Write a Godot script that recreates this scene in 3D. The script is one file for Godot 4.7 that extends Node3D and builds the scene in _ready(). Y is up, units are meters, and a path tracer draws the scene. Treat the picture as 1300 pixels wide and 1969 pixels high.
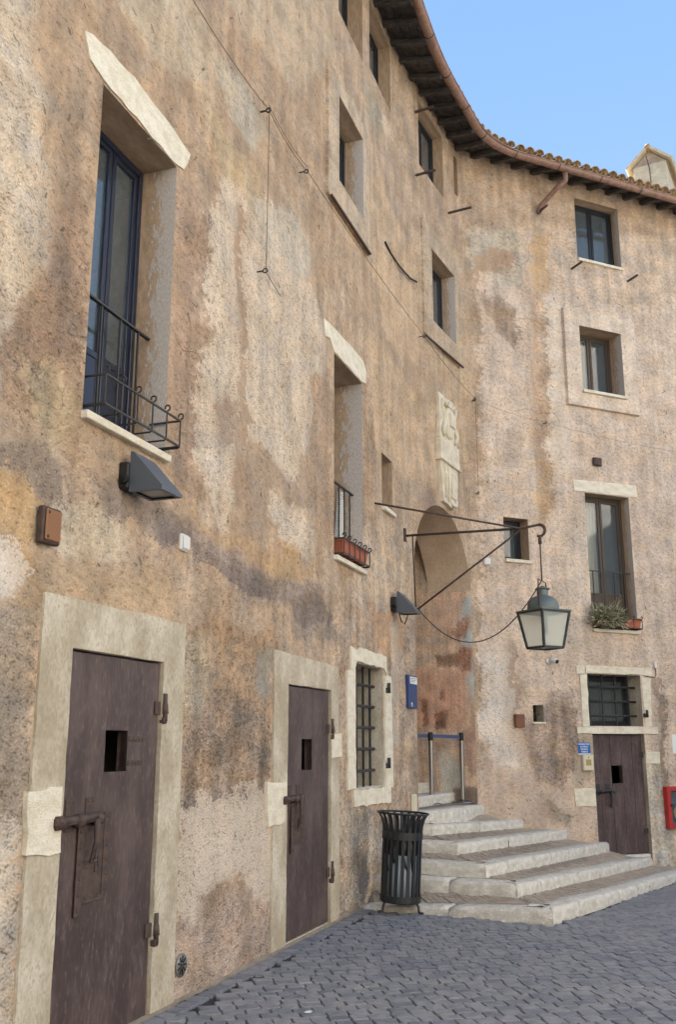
extends Node3D

# ---------------------------------------------------------------- camera numbers (photo 1300 x 1969)
const F := 1861.0
const PITCH := 13.45
const EYE := 1.57
var cp := cos(deg_to_rad(PITCH))
var sp := sin(deg_to_rad(PITCH))

# plan of the curved wall: x to the right, depth away from the camera
var plan_pts: Array[Vector2] = []
var plan_len: Array[float] = []
var rng := RandomNumberGenerator.new()
var names := {}
var mats := {}
var building: Node3D
var holes := []          # [s0, s1, h0, h1]
var prouds := []         # [s0, s1, h0, h1, how far]
var nz := FastNoiseLite.new()
var calm := []           # places where the wall is kept flat

func _ready() -> void:
	rng.seed = 77
	nz.seed = 5
	nz.frequency = 1.0
	nz.fractal_octaves = 2
	# ---- camera
	var cam := Camera3D.new()
	cam.name = "camera"
	cam.position = Vector3(0, EYE, 0)
	cam.rotation_degrees = Vector3(PITCH, 0, 0)
	cam.fov = rad_to_deg(2.0 * atan(984.5 / F))
	cam.near = 0.05
	cam.far = 400.0
	add_child(cam)
	# ---- sky
	var env := Environment.new()
	env.background_mode = Environment.BG_SKY
	var sky := Sky.new()
	var sm := ProceduralSkyMaterial.new()
	sm.sky_top_color = Color(0.463, 0.628, 0.822)
	sm.sky_horizon_color = Color(0.78, 0.87, 0.95)
	sm.sky_curve = 0.26
	sm.ground_bottom_color = Color(0.35, 0.33, 0.3)
	sm.ground_horizon_color = Color(0.6, 0.6, 0.6)
	sm.sun_angle_max = 12.0
	sky.sky_material = sm
	env.sky = sky
	env.tonemap_mode = Environment.TONE_MAPPER_LINEAR
	env.tonemap_exposure = 5.1
	env.background_energy_multiplier = 0.295
	env.sdfgi_enabled = true
	env.ssao_enabled = true
	env.ssil_enabled = true
	var we := WorldEnvironment.new()
	we.name = "world_environment"
	we.environment = env
	add_child(we)
	# ---- sun: stands behind the building, lights the far side of the court
	var sun := DirectionalLight3D.new()
	sun.name = "sun"
	sun.light_energy = 1.6
	sun.light_color = Color(1.0, 0.97, 0.93)
	sun.light_angular_distance = 0.5
	sun.shadow_enabled = true
	add_child(sun)
	sun.look_at_from_position(Vector3.ZERO, Vector3(0.50, -0.62, 0.60), Vector3.UP)

	make_plan()
	make_materials()
	building = Node3D.new()
	building.name = "curved_building"
	add_child(building)
	tag(building, "tall curved building with patchy tan plaster, dark windows and tiled eaves", "building")
	build_openings()
	build_wall()
	build_passage()
	build_back()
	build_eaves()
	build_ground()
	build_steps()
	build_opposite()
	build_things()

# ================================================================ plan and projection
func make_plan() -> void:
	var a := Vector2(-0.46 + 0.35 * (2.0 - 8.83), 2.0)
	var b := Vector2(-0.46 + 0.35 * (12.75 - 8.83), 12.75)
	var d2 := Vector2(sin(deg_to_rad(26.4)), cos(deg_to_rad(26.4)))
	var k := (0.1379 * b.y - b.x) / (d2.x - 0.1379 * d2.y)
	var c := b + d2 * k
	var d := c + Vector2(sin(deg_to_rad(66.0)), cos(deg_to_rad(66.0))) * 6.0
	plan_pts = [a, b, c, d]
	var l := 0.0
	plan_len = [0.0]
	for i in 3:
		l += plan_pts[i].distance_to(plan_pts[i + 1])
		plan_len.append(l)

func seg_dir(i: int) -> Vector2:
	return (plan_pts[i + 1] - plan_pts[i]).normalized()

func out_of(dir: Vector2) -> Vector2:
	return Vector2(dir.y, -dir.x)

func corner_off(i: int, d: float) -> Vector2:
	# vertex i of the plan moved out by d
	if i == 0:
		return plan_pts[0] + out_of(seg_dir(0)) * d
	if i == 3:
		return plan_pts[3] + out_of(seg_dir(2)) * d
	var n0 := out_of(seg_dir(i - 1))
	var n1 := out_of(seg_dir(i))
	return plan_pts[i] + (n0 + n1) / (1.0 + n0.dot(n1)) * d

func straight(s: float, d: float) -> Vector2:
	var i := 0 if s < plan_len[1] else (1 if s < plan_len[2] else 2)
	var t := (s - plan_len[i]) / (plan_len[i + 1] - plan_len[i])
	if i == 0 and s < 0.0:
		return plan_pts[0] + out_of(seg_dir(0)) * d + seg_dir(0) * s
	if i == 2 and t > 1.0:
		return plan_pts[3] + out_of(seg_dir(2)) * d + seg_dir(2) * (s - plan_len[3])
	return corner_off(i, d).lerp(corner_off(i + 1, d), t)

func plan(s: float, d := 0.0) -> Vector2:
	var e := clampf(absf(d) - 0.3, 0.0, 0.6)
	for cr in [[1, 0.7], [2, 0.2 + e * 1.6]]:
		var i: int = cr[0]
		var r: float = cr[1]
		var c: float = plan_len[i]
		if s > c - r and s < c + r:
			var t := (s - c + r) / (2.0 * r)
			var p0 := straight(c - r, d)
			var p1 := corner_off(i, d)
			var p2 := straight(c + r, d)
			return p0.lerp(p1, t).lerp(p1.lerp(p2, t), t)
	return straight(s, d)

func wall_dir(s: float, d := 0.0) -> Vector2:
	return (plan(s + 0.01, d) - plan(s - 0.01, d)).normalized()

func wpos(s: float, h: float, d := 0.0) -> Vector3:
	var p := plan(s)
	var n := out_of(wall_dir(s))
	return Vector3(p.x + n.x * d, h, -(p.y + n.y * d))

func wframe(s: float, h: float, d := 0.0) -> Transform3D:
	# x along the wall to the right, y up, z out of the wall
	var e := wall_dir(s)
	var n := out_of(e)
	return Transform3D(Basis(Vector3(e.x, 0, -e.y), Vector3.UP, Vector3(n.x, 0, -n.y)), wpos(s, h, d))

func ray(u: float, v: float) -> Vector3:
	var x := (u - 650.0) / F
	var y := (984.5 - v) / F
	return Vector3(x, y * cp + sp, cp - y * sp)   # x, up, depth

func wp(u: float, v: float) -> Vector2:
	# photo pixel -> (s, h) on the wall
	var d := ray(u, v)
	var best := 1e9
	var res := Vector2.ZERO
	for i in 3:
		var a := plan_pts[i]
		var e := plan_pts[i + 1] - a
		var det := d.x * -e.y + e.x * d.z
		if absf(det) < 1e-9:
			continue
		var t := (a.x * -e.y + e.x * a.y) / det
		var k := (d.x * a.y - d.z * a.x) / det
		var lo := -0.5 if i == 0 else -1e-6
		var hi := 1.6 if i == 2 else 1.000001
		if t > 0.0 and k >= lo and k <= hi and t < best:
			best = t
			res = Vector2(plan_len[i] + k * (plan_len[i + 1] - plan_len[i]), EYE + t * d.y)
	return res

func gy(x: float, depth: float) -> float:
	var t := (x - 2.06) * 0.67 + (depth - 9.9) * 0.74
	t = clampf(t, -0.6, 9.0)
	return -0.1 - 0.053 * (maxf(t, 0.0) if t > 0.6 else (t + 0.6) * (t + 0.6) / 2.4)

func on_ground(u: float, v: float, h: float) -> Vector3:
	var d := ray(u, v)
	var t := (h - EYE) / d.y
	return Vector3(d.x * t, h, -d.z * t)

func at_depth(u: float, v: float, depth: float) -> Vector3:
	var d := ray(u, v)
	return Vector3(d.x / d.z * depth, EYE + d.y / d.z * depth, -depth)

# ================================================================ node helpers
func numbered(n: String) -> String:
	var c: int = names.get(n, 0)
	names[n] = c + 1
	return n if c == 0 else "%s_%03d" % [n, c]

func tag(o: Node3D, label: String, category: String, group := "") -> void:
	o.set_meta("label", label)
	o.set_meta("category", category)
	if group != "":
		o.set_meta("group", group)

func thing(called: String, xf: Transform3D, label: String, category: String, group := "") -> Node3D:
	var o := Node3D.new()
	o.name = numbered(called)
	add_child(o)
	o.transform = xf
	tag(o, label, category, group)
	return o

func node_part(called: String, xf: Transform3D, parent: Node3D) -> Node3D:
	var o := Node3D.new()
	o.name = called
	parent.add_child(o, true)
	o.transform = xf
	return o

func part(called: String, mesh: Mesh, m: Material, parent: Node3D, xf := Transform3D()) -> MeshInstance3D:
	var o := MeshInstance3D.new()
	o.name = called
	o.mesh = mesh
	o.material_override = m
	parent.add_child(o, true)
	o.transform = xf
	return o

# ================================================================ mesh helpers
func st_new(smooth := false) -> SurfaceTool:
	var st := SurfaceTool.new()
	st.begin(Mesh.PRIMITIVE_TRIANGLES)
	st.set_smooth_group(0 if smooth else -1)
	return st

func done(st: SurfaceTool) -> ArrayMesh:
	st.generate_normals()
	return st.commit()

func tri(st: SurfaceTool, a: Vector3, b: Vector3, c: Vector3) -> void:
	# counter-clockwise seen from outside
	st.add_vertex(a)
	st.add_vertex(c)
	st.add_vertex(b)

func quad(st: SurfaceTool, a: Vector3, b: Vector3, c: Vector3, d: Vector3) -> void:
	tri(st, a, b, c)
	tri(st, a, c, d)

func quad_uv(st: SurfaceTool, p: Array, uv: Array) -> void:
	for k in [0, 2, 1, 0, 3, 2]:
		st.set_uv(uv[k])
		st.add_vertex(p[k])

func box(st: SurfaceTool, lo: Vector3, hi: Vector3, bev := 0.0, xf := Transform3D()) -> void:
	bev = minf(bev, 0.45 * minf(hi.x - lo.x, minf(hi.y - lo.y, hi.z - lo.z)))
	if bev <= 0.0:
		var c := []
		for k in 8:
			c.append(xf * Vector3(hi.x if k & 1 else lo.x, hi.y if k & 2 else lo.y, hi.z if k & 4 else lo.z))
		quad(st, c[4], c[5], c[7], c[6])
		quad(st, c[1], c[0], c[2], c[3])
		quad(st, c[5], c[1], c[3], c[7])
		quad(st, c[0], c[4], c[6], c[2])
		quad(st, c[6], c[7], c[3], c[2])
		quad(st, c[0], c[1], c[5], c[4])
		return
	var half := (hi - lo) * 0.5
	var mid := (hi + lo) * 0.5
	var f := func(sx: float, sy: float, sz: float, ax: int) -> Vector3:
		var v := Vector3(sx, sy, sz) * (half - Vector3.ONE * bev)
		v[ax] = signf([sx, sy, sz][ax]) * half[ax]
		return xf * (mid + v)
	for ax in 3:
		var b1 := (ax + 1) % 3
		var c1 := (ax + 2) % 3
		for s in [-1.0, 1.0]:
			var q := []
			for k in [[-1.0, -1.0], [1.0, -1.0], [1.0, 1.0], [-1.0, 1.0]]:
				var v := [0.0, 0.0, 0.0]
				v[ax] = s
				v[b1] = k[0]
				v[c1] = k[1]
				q.append(f.call(v[0], v[1], v[2], ax))
			if s > 0.0:
				quad(st, q[0], q[1], q[2], q[3])
			else:
				quad(st, q[3], q[2], q[1], q[0])
			# edges between this axis and the next one
			for s2 in [-1.0, 1.0]:
				var e := []
				for s3 in [-1.0, 1.0]:
					var v := [0.0, 0.0, 0.0]
					v[ax] = s
					v[b1] = s2
					v[c1] = s3
					e.append(f.call(v[0], v[1], v[2], ax))
					e.append(f.call(v[0], v[1], v[2], b1))
				if s * s2 > 0.0:
					quad(st, e[0], e[1], e[3], e[2])
				else:
					quad(st, e[2], e[3], e[1], e[0])
	for sx in [-1.0, 1.0]:
		for sy in [-1.0, 1.0]:
			for sz in [-1.0, 1.0]:
				var p0: Vector3 = f.call(sx, sy, sz, 0)
				var p1: Vector3 = f.call(sx, sy, sz, 1)
				var p2: Vector3 = f.call(sx, sy, sz, 2)
				if sx * sy * sz > 0.0:
					tri(st, p0, p1, p2)
				else:
					tri(st, p2, p1, p0)

func box_mesh(lo: Vector3, hi: Vector3, bev := 0.0) -> ArrayMesh:
	var st := st_new()
	box(st, lo, hi, bev)
	return done(st)

func tube(st: SurfaceTool, pts: Array, r: float, sides := 8, r_end := -1.0) -> void:
	if r_end < 0.0:
		r_end = r
	var rings := []
	var up := Vector3.UP
	for i in pts.size():
		var a: Vector3 = pts[maxi(i - 1, 0)]
		var b: Vector3 = pts[mini(i + 1, pts.size() - 1)]
		var t := (b - a).normalized()
		if absf(t.dot(up)) > 0.95:
			up = Vector3.RIGHT if absf(t.x) < 0.9 else Vector3.BACK
		var sx := t.cross(up).normalized()
		var sy := sx.cross(t).normalized()
		up = sy
		var rr := lerpf(r, r_end, float(i) / maxf(1.0, pts.size() - 1))
		var ring := []
		for k in sides:
			var an := TAU * k / sides
			ring.append(pts[i] + (sx * cos(an) + sy * sin(an)) * rr)
		rings.append(ring)
	for i in rings.size() - 1:
		for k in sides:
			var k2 := (k + 1) % sides
			quad(st, rings[i][k], rings[i][k2], rings[i + 1][k2], rings[i + 1][k])
	for k in range(1, sides - 1):
		tri(st, rings[0][0], rings[0][k + 1], rings[0][k])
		var l: Array = rings[-1]
		tri(st, l[0], l[k], l[k + 1])

func tube_mesh(pts: Array, r: float, sides := 8, r_end := -1.0) -> ArrayMesh:
	var st := st_new(sides > 5)
	tube(st, pts, r, sides, r_end)
	return done(st)

func bar(st: SurfaceTool, a: Vector3, b: Vector3, w: float, t: float) -> void:
	# square bar from a to b
	var d := (b - a).normalized()
	var up := Vector3.UP if absf(d.y) < 0.9 else Vector3.BACK
	var sx := d.cross(up).normalized() * w * 0.5
	var sy := sx.cross(d).normalized() * t * 0.5
	var c := [a - sx - sy, a + sx - sy, a + sx + sy, a - sx + sy, b - sx - sy, b + sx - sy, b + sx + sy, b - sx + sy]
	quad(st, c[3], c[2], c[1], c[0])
	quad(st, c[4], c[5], c[6], c[7])
	for k in 4:
		var k2 := (k + 1) % 4
		quad(st, c[k], c[k2], c[k2 + 4], c[k + 4])

func bar_mesh(a: Vector3, b: Vector3, w: float, t: float) -> ArrayMesh:
	var st := st_new()
	bar(st, a, b, w, t)
	return done(st)

func lathe(st: SurfaceTool, prof: Array, segs := 16, xf := Transform3D(), turn := 0.0) -> void:
	for i in prof.size() - 1:
		var p: Vector2 = prof[i]
		var q: Vector2 = prof[i + 1]
		for k in segs:
			var a0 := TAU * k / segs + turn
			var a1 := TAU * (k + 1) / segs + turn
			var p0 := xf * Vector3(p.x * cos(a0), p.y, -p.x * sin(a0))
			var p1 := xf * Vector3(p.x * cos(a1), p.y, -p.x * sin(a1))
			var q0 := xf * Vector3(q.x * cos(a0), q.y, -q.x * sin(a0))
			var q1 := xf * Vector3(q.x * cos(a1), q.y, -q.x * sin(a1))
			if p.x > 1e-6:
				tri(st, p0, p1, q1 if q.x > 1e-6 else q0)
			if q.x > 1e-6:
				tri(st, p0, q1, q0)

func lathe_mesh(prof: Array, segs := 16, smooth := true, turn := 0.0) -> ArrayMesh:
	var st := st_new(smooth)
	lathe(st, prof, segs, Transform3D(), turn)
	return done(st)

func prism(st: SurfaceTool, poly: PackedVector2Array, z0: float, z1: float, bev := 0.0) -> void:
	# polygon in x, y; front at z1 (towards +z)
	var pl := poly
	if Geometry2D.is_polygon_clockwise(pl):
		pl = pl.duplicate()
		pl.reverse()
	# is_polygon_clockwise uses y down: make sure of the turn by area
	var ar := 0.0
	for i in pl.size():
		ar += pl[i].cross(pl[(i + 1) % pl.size()])
	if ar < 0.0:
		pl.reverse()
	var top := pl
	if bev > 0.0:
		var ins := Geometry2D.offset_polygon(pl, -bev)
		if ins.size() == 1 and ins[0].size() == pl.size():
			top = ins[0]
			# align the start
			var bi := 0
			for i in top.size():
				if top[i].distance_to(pl[0]) < top[bi].distance_to(pl[0]):
					bi = i
			var r := PackedVector2Array()
			for i in top.size():
				r.append(top[(bi + i) % top.size()])
			top = r
		else:
			bev = 0.0
	var idx := Geometry2D.triangulate_polygon(top)
	for k in range(0, idx.size(), 3):
		var a := top[idx[k]]
		var b := top[idx[k + 1]]
		var c := top[idx[k + 2]]
		if (b - a).cross(c - a) < 0.0:
			var sw := b
			b = c
			c = sw
		tri(st, Vector3(a.x, a.y, z1), Vector3(b.x, b.y, z1), Vector3(c.x, c.y, z1))
	var n := pl.size()
	for i in n:
		var j := (i + 1) % n
		var zb := z1 - bev
		quad(st, Vector3(pl[i].x, pl[i].y, z0), Vector3(pl[j].x, pl[j].y, z0), Vector3(pl[j].x, pl[j].y, zb), Vector3(pl[i].x, pl[i].y, zb))
		if bev > 0.0:
			quad(st, Vector3(pl[i].x, pl[i].y, zb), Vector3(pl[j].x, pl[j].y, zb), Vector3(top[j].x, top[j].y, z1), Vector3(top[i].x, top[i].y, z1))

func ragged(pts: Array, step: float, amp: float, sd: int) -> PackedVector2Array:
	# the outline with extra, slightly wandering points
	var r := RandomNumberGenerator.new()
	r.seed = sd
	var o := PackedVector2Array()
	for i in pts.size():
		var a: Vector2 = pts[i]
		var b: Vector2 = pts[(i + 1) % pts.size()]
		var n := maxi(1, int(a.distance_to(b) / step))
		var perp := (b - a).normalized().orthogonal()
		for k in n:
			var p := a.lerp(b, float(k) / n)
			o.append(p + perp * r.randf_range(-amp, amp) * (0.4 if k == 0 else 1.0))
	return o

func prism_mesh(poly: PackedVector2Array, z0: float, z1: float, bev := 0.0) -> ArrayMesh:
	var st := st_new()
	prism(st, poly, z0, z1, bev)
	return done(st)

# ================================================================ materials
func rgb8(r: float, g: float, b: float) -> Color:
	return Color(r / 255.0, g / 255.0, b / 255.0)

func noise_img(size: int, freq: float, sd: int, oct := 4) -> PackedByteArray:
	var n := FastNoiseLite.new()
	n.seed = sd
	n.frequency = freq
	n.noise_type = FastNoiseLite.TYPE_SIMPLEX_SMOOTH
	n.fractal_octaves = oct
	n.fractal_gain = 0.55
	var im := n.get_seamless_image(size, size, false, false, 0.1)
	im.convert(Image.FORMAT_L8)
	return im.get_data()

func plain(key: String, c: Color, rough := 0.6, metal := 0.0) -> StandardMaterial3D:
	var m := StandardMaterial3D.new()
	m.resource_name = key
	m.albedo_color = c
	m.roughness = rough
	m.metallic = metal
	mats[key] = m
	return m

# grainy material: colour wanders between c0 and c1, with specks of c2; size = metres of one repeat
func grain(key: String, c0: Color, c1: Color, c2: Color, share: float, size: float, rough: float, bump: float, sd: int, stretch := 1.0, metal := 0.0, freq := 0.012) -> StandardMaterial3D:
	var n := 256
	var a := noise_img(n, freq, sd, 4)
	var b := noise_img(n, freq * 8.0, sd + 9, 3)
	var out := PackedByteArray()
	out.resize(n * n * 3)
	var hb := PackedByteArray()
	hb.resize(n * n)
	for i in n * n:
		var t := clampf((a[i] - 128.0) / 130.0 + 0.5 + (b[i] - 128.0) / 420.0, 0.0, 1.0)
		var c := c0.lerp(c1, t)
		if b[i] > 255.0 * (1.0 - share):
			c = c.lerp(c2, 0.6)
		var q := 1.0 + (b[i] - 128.0) / 128.0 * 0.10
		out[i * 3] = int(clampf(c.r * q, 0, 1) * 255.0)
		out[i * 3 + 1] = int(clampf(c.g * q, 0, 1) * 255.0)
		out[i * 3 + 2] = int(clampf(c.b * q, 0, 1) * 255.0)
		hb[i] = int(clampf(a[i] * 0.4 + b[i] * 0.6, 0, 255))
	var m := StandardMaterial3D.new()
	m.resource_name = key
	m.albedo_texture = ImageTexture.create_from_image(Image.create_from_data(n, n, false, Image.FORMAT_RGB8, out))
	m.roughness = rough
	m.metallic = metal
	m.uv1_triplanar = true
	m.uv1_world_triplanar = true
	m.uv1_scale = Vector3(1.0 / size, 1.0 / (size * stretch), 1.0 / size)
	if bump > 0.0:
		m.heightmap_enabled = true
		m.heightmap_scale = bump
		m.heightmap_texture = ImageTexture.create_from_image(Image.create_from_data(n, n, false, Image.FORMAT_L8, hb))
	mats[key] = m
	return m

func make_materials() -> void:
	grain("cement", rgb8(168, 156, 135), rgb8(204, 196, 179), rgb8(140, 126, 105), 0.30, 1.1, 0.9, 0.25, 11, 1.8)
	grain("travertine", rgb8(210, 201, 180), rgb8(230, 224, 208), rgb8(146, 134, 114), 0.26, 0.7, 0.85, 0.4, 12, 0.6)
	grain("step_stone", rgb8(198, 192, 180), rgb8(234, 230, 221), rgb8(118, 113, 106), 0.36, 0.7, 0.85, 1.2, 13, 0.8, 0.0, 0.02)
	grain("marble", rgb8(205, 194, 170), rgb8(228, 220, 202), rgb8(150, 138, 118), 0.26, 0.5, 0.7, 0.4, 14)
	grain("brick", rgb8(158, 144, 130), rgb8(180, 168, 154), rgb8(116, 106, 96), 0.28, 0.5, 0.9, 0.4, 15)
	grain("cobble_a", rgb8(122, 124, 129), rgb8(140, 142, 147), rgb8(102, 104, 108), 0.3, 0.4, 0.55, 0.35, 16)
	grain("cobble_b", rgb8(128, 128, 133), rgb8(146, 146, 150), rgb8(104, 104, 109), 0.3, 0.4, 0.6, 0.35, 17)
	grain("cobble_c", rgb8(108, 112, 121), rgb8(126, 130, 139), rgb8(90, 93, 100), 0.3, 0.4, 0.5, 0.35, 18)
	grain("mortar", rgb8(44, 43, 43), rgb8(64, 62, 60), rgb8(96, 92, 86), 0.16, 0.6, 0.95, 0.6, 19)
	grain("tread_mortar", rgb8(128, 116, 104), rgb8(150, 140, 126), rgb8(92, 84, 76), 0.3, 0.5, 0.95, 0.5, 20)
	grain("door_iron", rgb8(66, 53, 51), rgb8(92, 77, 74), rgb8(114, 99, 95), 0.22, 0.9, 0.55, 0.12, 21, 3.0, 0.0)
	grain("door_wood", rgb8(68, 55, 55), rgb8(96, 80, 80), rgb8(124, 108, 106), 0.2, 0.5, 0.7, 0.5, 22, 5.0)
	grain("rust_iron", rgb8(66, 54, 51), rgb8(88, 70, 62), rgb8(50, 40, 38), 0.25, 0.25, 0.7, 0.3, 23)
	grain("dark_iron", rgb8(40, 40, 42), rgb8(58, 57, 58), rgb8(74, 66, 60), 0.15, 0.25, 0.55, 0.1, 24)
	grain("copper", rgb8(122, 94, 82), rgb8(156, 122, 106), rgb8(170, 158, 138), 0.26, 0.5, 0.5, 0.1, 25, 0.5)
	grain("old_timber", rgb8(64, 60, 58), rgb8(96, 92, 90), rgb8(128, 124, 122), 0.2, 0.4, 0.85, 0.5, 26, 0.3)
	grain("roof_tile", rgb8(150, 118, 88), rgb8(188, 160, 120), rgb8(110, 104, 72), 0.3, 0.4, 0.9, 0.4, 27)
	grain("terracotta", rgb8(150, 84, 62), rgb8(172, 104, 80), rgb8(190, 150, 130), 0.1, 0.4, 0.8, 0.1, 28)
	grain("court_stone", rgb8(203, 200, 193), rgb8(220, 218, 212), rgb8(160, 157, 150), 0.25, 2.6, 0.9, 0.6, 29)
	grain("cream_render", rgb8(186, 178, 156), rgb8(210, 202, 182), rgb8(148, 140, 118), 0.3, 0.6, 0.9, 0.2, 30)
	grain("inner_plaster", rgb8(190, 166, 140), rgb8(210, 188, 164), rgb8(164, 140, 116), 0.2, 1.3, 0.9, 0.2, 31)
	grain("room", rgb8(96, 84, 68), rgb8(120, 106, 88), rgb8(70, 62, 52), 0.2, 1.2, 0.9, 0.0, 32)
	plain("window_steel", rgb8(46, 48, 54), 0.35, 0.3)
	plain("window_wood", rgb8(74, 62, 52), 0.5)
	plain("window_sky_tint", rgb8(44, 50, 66), 0.2, 0.2)  # dark steel frame, blue sky reflection put into its base colour
	plain("flood_grey", rgb8(84, 92, 102), 0.45, 0.2)
	plain("flood_glass", rgb8(150, 152, 150), 0.25)
	plain("black_plastic", rgb8(26, 26, 28), 0.6)
	plain("bin_iron", rgb8(36, 39, 43), 0.45, 0.2)
	plain("bin_liner", rgb8(150, 164, 168), 0.5, 0.1)
	plain("bag", rgb8(16, 17, 19), 0.35)
	plain("steel", rgb8(150, 149, 147), 0.32, 0.9)
	plain("tape", rgb8(62, 76, 112), 0.7)
	plain("white_plastic", rgb8(214, 214, 210), 0.5)
	plain("cream_plastic", rgb8(206, 200, 178), 0.6)
	plain("sign_blue", rgb8(34, 62, 112), 0.45)
	plain("notice_blue", rgb8(20, 92, 176), 0.5)
	plain("sign_white", rgb8(225, 228, 228), 0.5)
	plain("sign_grey", rgb8(120, 124, 126), 0.6)
	plain("cabinet_red", rgb8(176, 44, 42), 0.4)
	plain("hose_yellow", rgb8(196, 158, 30), 0.6)
	plain("lantern_metal", rgb8(98, 108, 108), 0.5, 0.3)
	plain("lantern_dark", rgb8(52, 58, 60), 0.5, 0.3)
	plain("cable", rgb8(44, 40, 38), 0.7)
	plain("wire", rgb8(88, 80, 72), 0.7)
	plain("brass", rgb8(176, 156, 84), 0.35, 0.6)
	plain("curtain", rgb8(190, 186, 166), 0.9)
	plain("dark_room", rgb8(128, 120, 110), 0.95)
	plain("leaf_dry", rgb8(178, 174, 148), 0.8)
	plain("leaf_green", rgb8(104, 110, 84), 0.8)
	plain("soil", rgb8(62, 50, 40), 0.95)
	var g := plain("glass", Color(0.55, 0.62, 0.66, 0.12), 0.02)
	g.transparency = BaseMaterial3D.TRANSPARENCY_ALPHA
	g.metallic_specular = 1.0
	var g2 := plain("lantern_glass", Color(0.86, 0.90, 0.87, 0.40), 0.12)
	g2.transparency = BaseMaterial3D.TRANSPARENCY_ALPHA
	make_reveal_material()

func make_reveal_material() -> void:
	# window jamb: ochre plaster inside, worn whitewash along the outer edge (u = 1 is the outer edge, v along it)
	var n := 256
	var a := noise_img(n, 0.016, 41, 4)
	var b := noise_img(n, 0.1, 42, 3)
	for which in 2:
		var out := PackedByteArray()
		out.resize(n * n * 3)
		for y in n:
			for x in n:
				var i := y * n + x
				var c := rgb8(158, 134, 110).lerp(rgb8(182, 158, 132), clampf(a[i] / 255.0 * 1.6 - 0.3, 0, 1))
				var edge := 0.52 + (a[(i * 7 + 31) % (n * n)] - 128.0) / 900.0 + (a[i] - 128.0) / 380.0
				if which == 1 and x / float(n) > edge:
					c = rgb8(178, 169, 162).lerp(rgb8(196, 188, 180), b[i] / 255.0)
				var q := 1.0 + (b[i] - 128.0) / 128.0 * 0.07
				out[i * 3] = int(clampf(c.r * q, 0, 1) * 255.0)
				out[i * 3 + 1] = int(clampf(c.g * q, 0, 1) * 255.0)
				out[i * 3 + 2] = int(clampf(c.b * q, 0, 1) * 255.0)
		var m := StandardMaterial3D.new()
		m.resource_name = "jamb_plaster"
		m.albedo_texture = ImageTexture.create_from_image(Image.create_from_data(n, n, false, Image.FORMAT_RGB8, out))
		m.roughness = 0.9
		mats["jamb" if which == 0 else "jamb_white"] = m

# ================================================================ plaster painting of the wall
const TS0 := 2.5
const TS1 := 19.4
const TH0 := -0.6
const TH1 := 12.0
var pal := []            # [r, g, b, mottle, speck, height]
var ids := PackedByteArray()
const IDN := 1024

func patch(c: Array, px: Array, mottle := 1.0, speck := 1.0, hgt := 0) -> void:
	pal.append([c[0], c[1], c[2], mottle, speck, hgt])
	var id := pal.size() - 1
	var poly := PackedVector2Array()
	var lo := Vector2(1e9, 1e9)
	var hi := -lo
	for k in range(0, px.size(), 2):
		var w := wp(px[k], px[k + 1])
		var q := Vector2((w.x - TS0) / (TS1 - TS0) * IDN, (TH1 - w.y) / (TH1 - TH0) * IDN)
		poly.append(q)
		lo = lo.min(q)
		hi = hi.max(q)
	for y in range(maxi(0, int(lo.y)), mini(IDN - 1, int(hi.y)) + 1):
		for x in range(maxi(0, int(lo.x)), mini(IDN - 1, int(hi.x)) + 1):
			if Geometry2D.is_point_in_polygon(Vector2(x + 0.5, y + 0.5), poly):
				ids[y * IDN + x] = id

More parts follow.
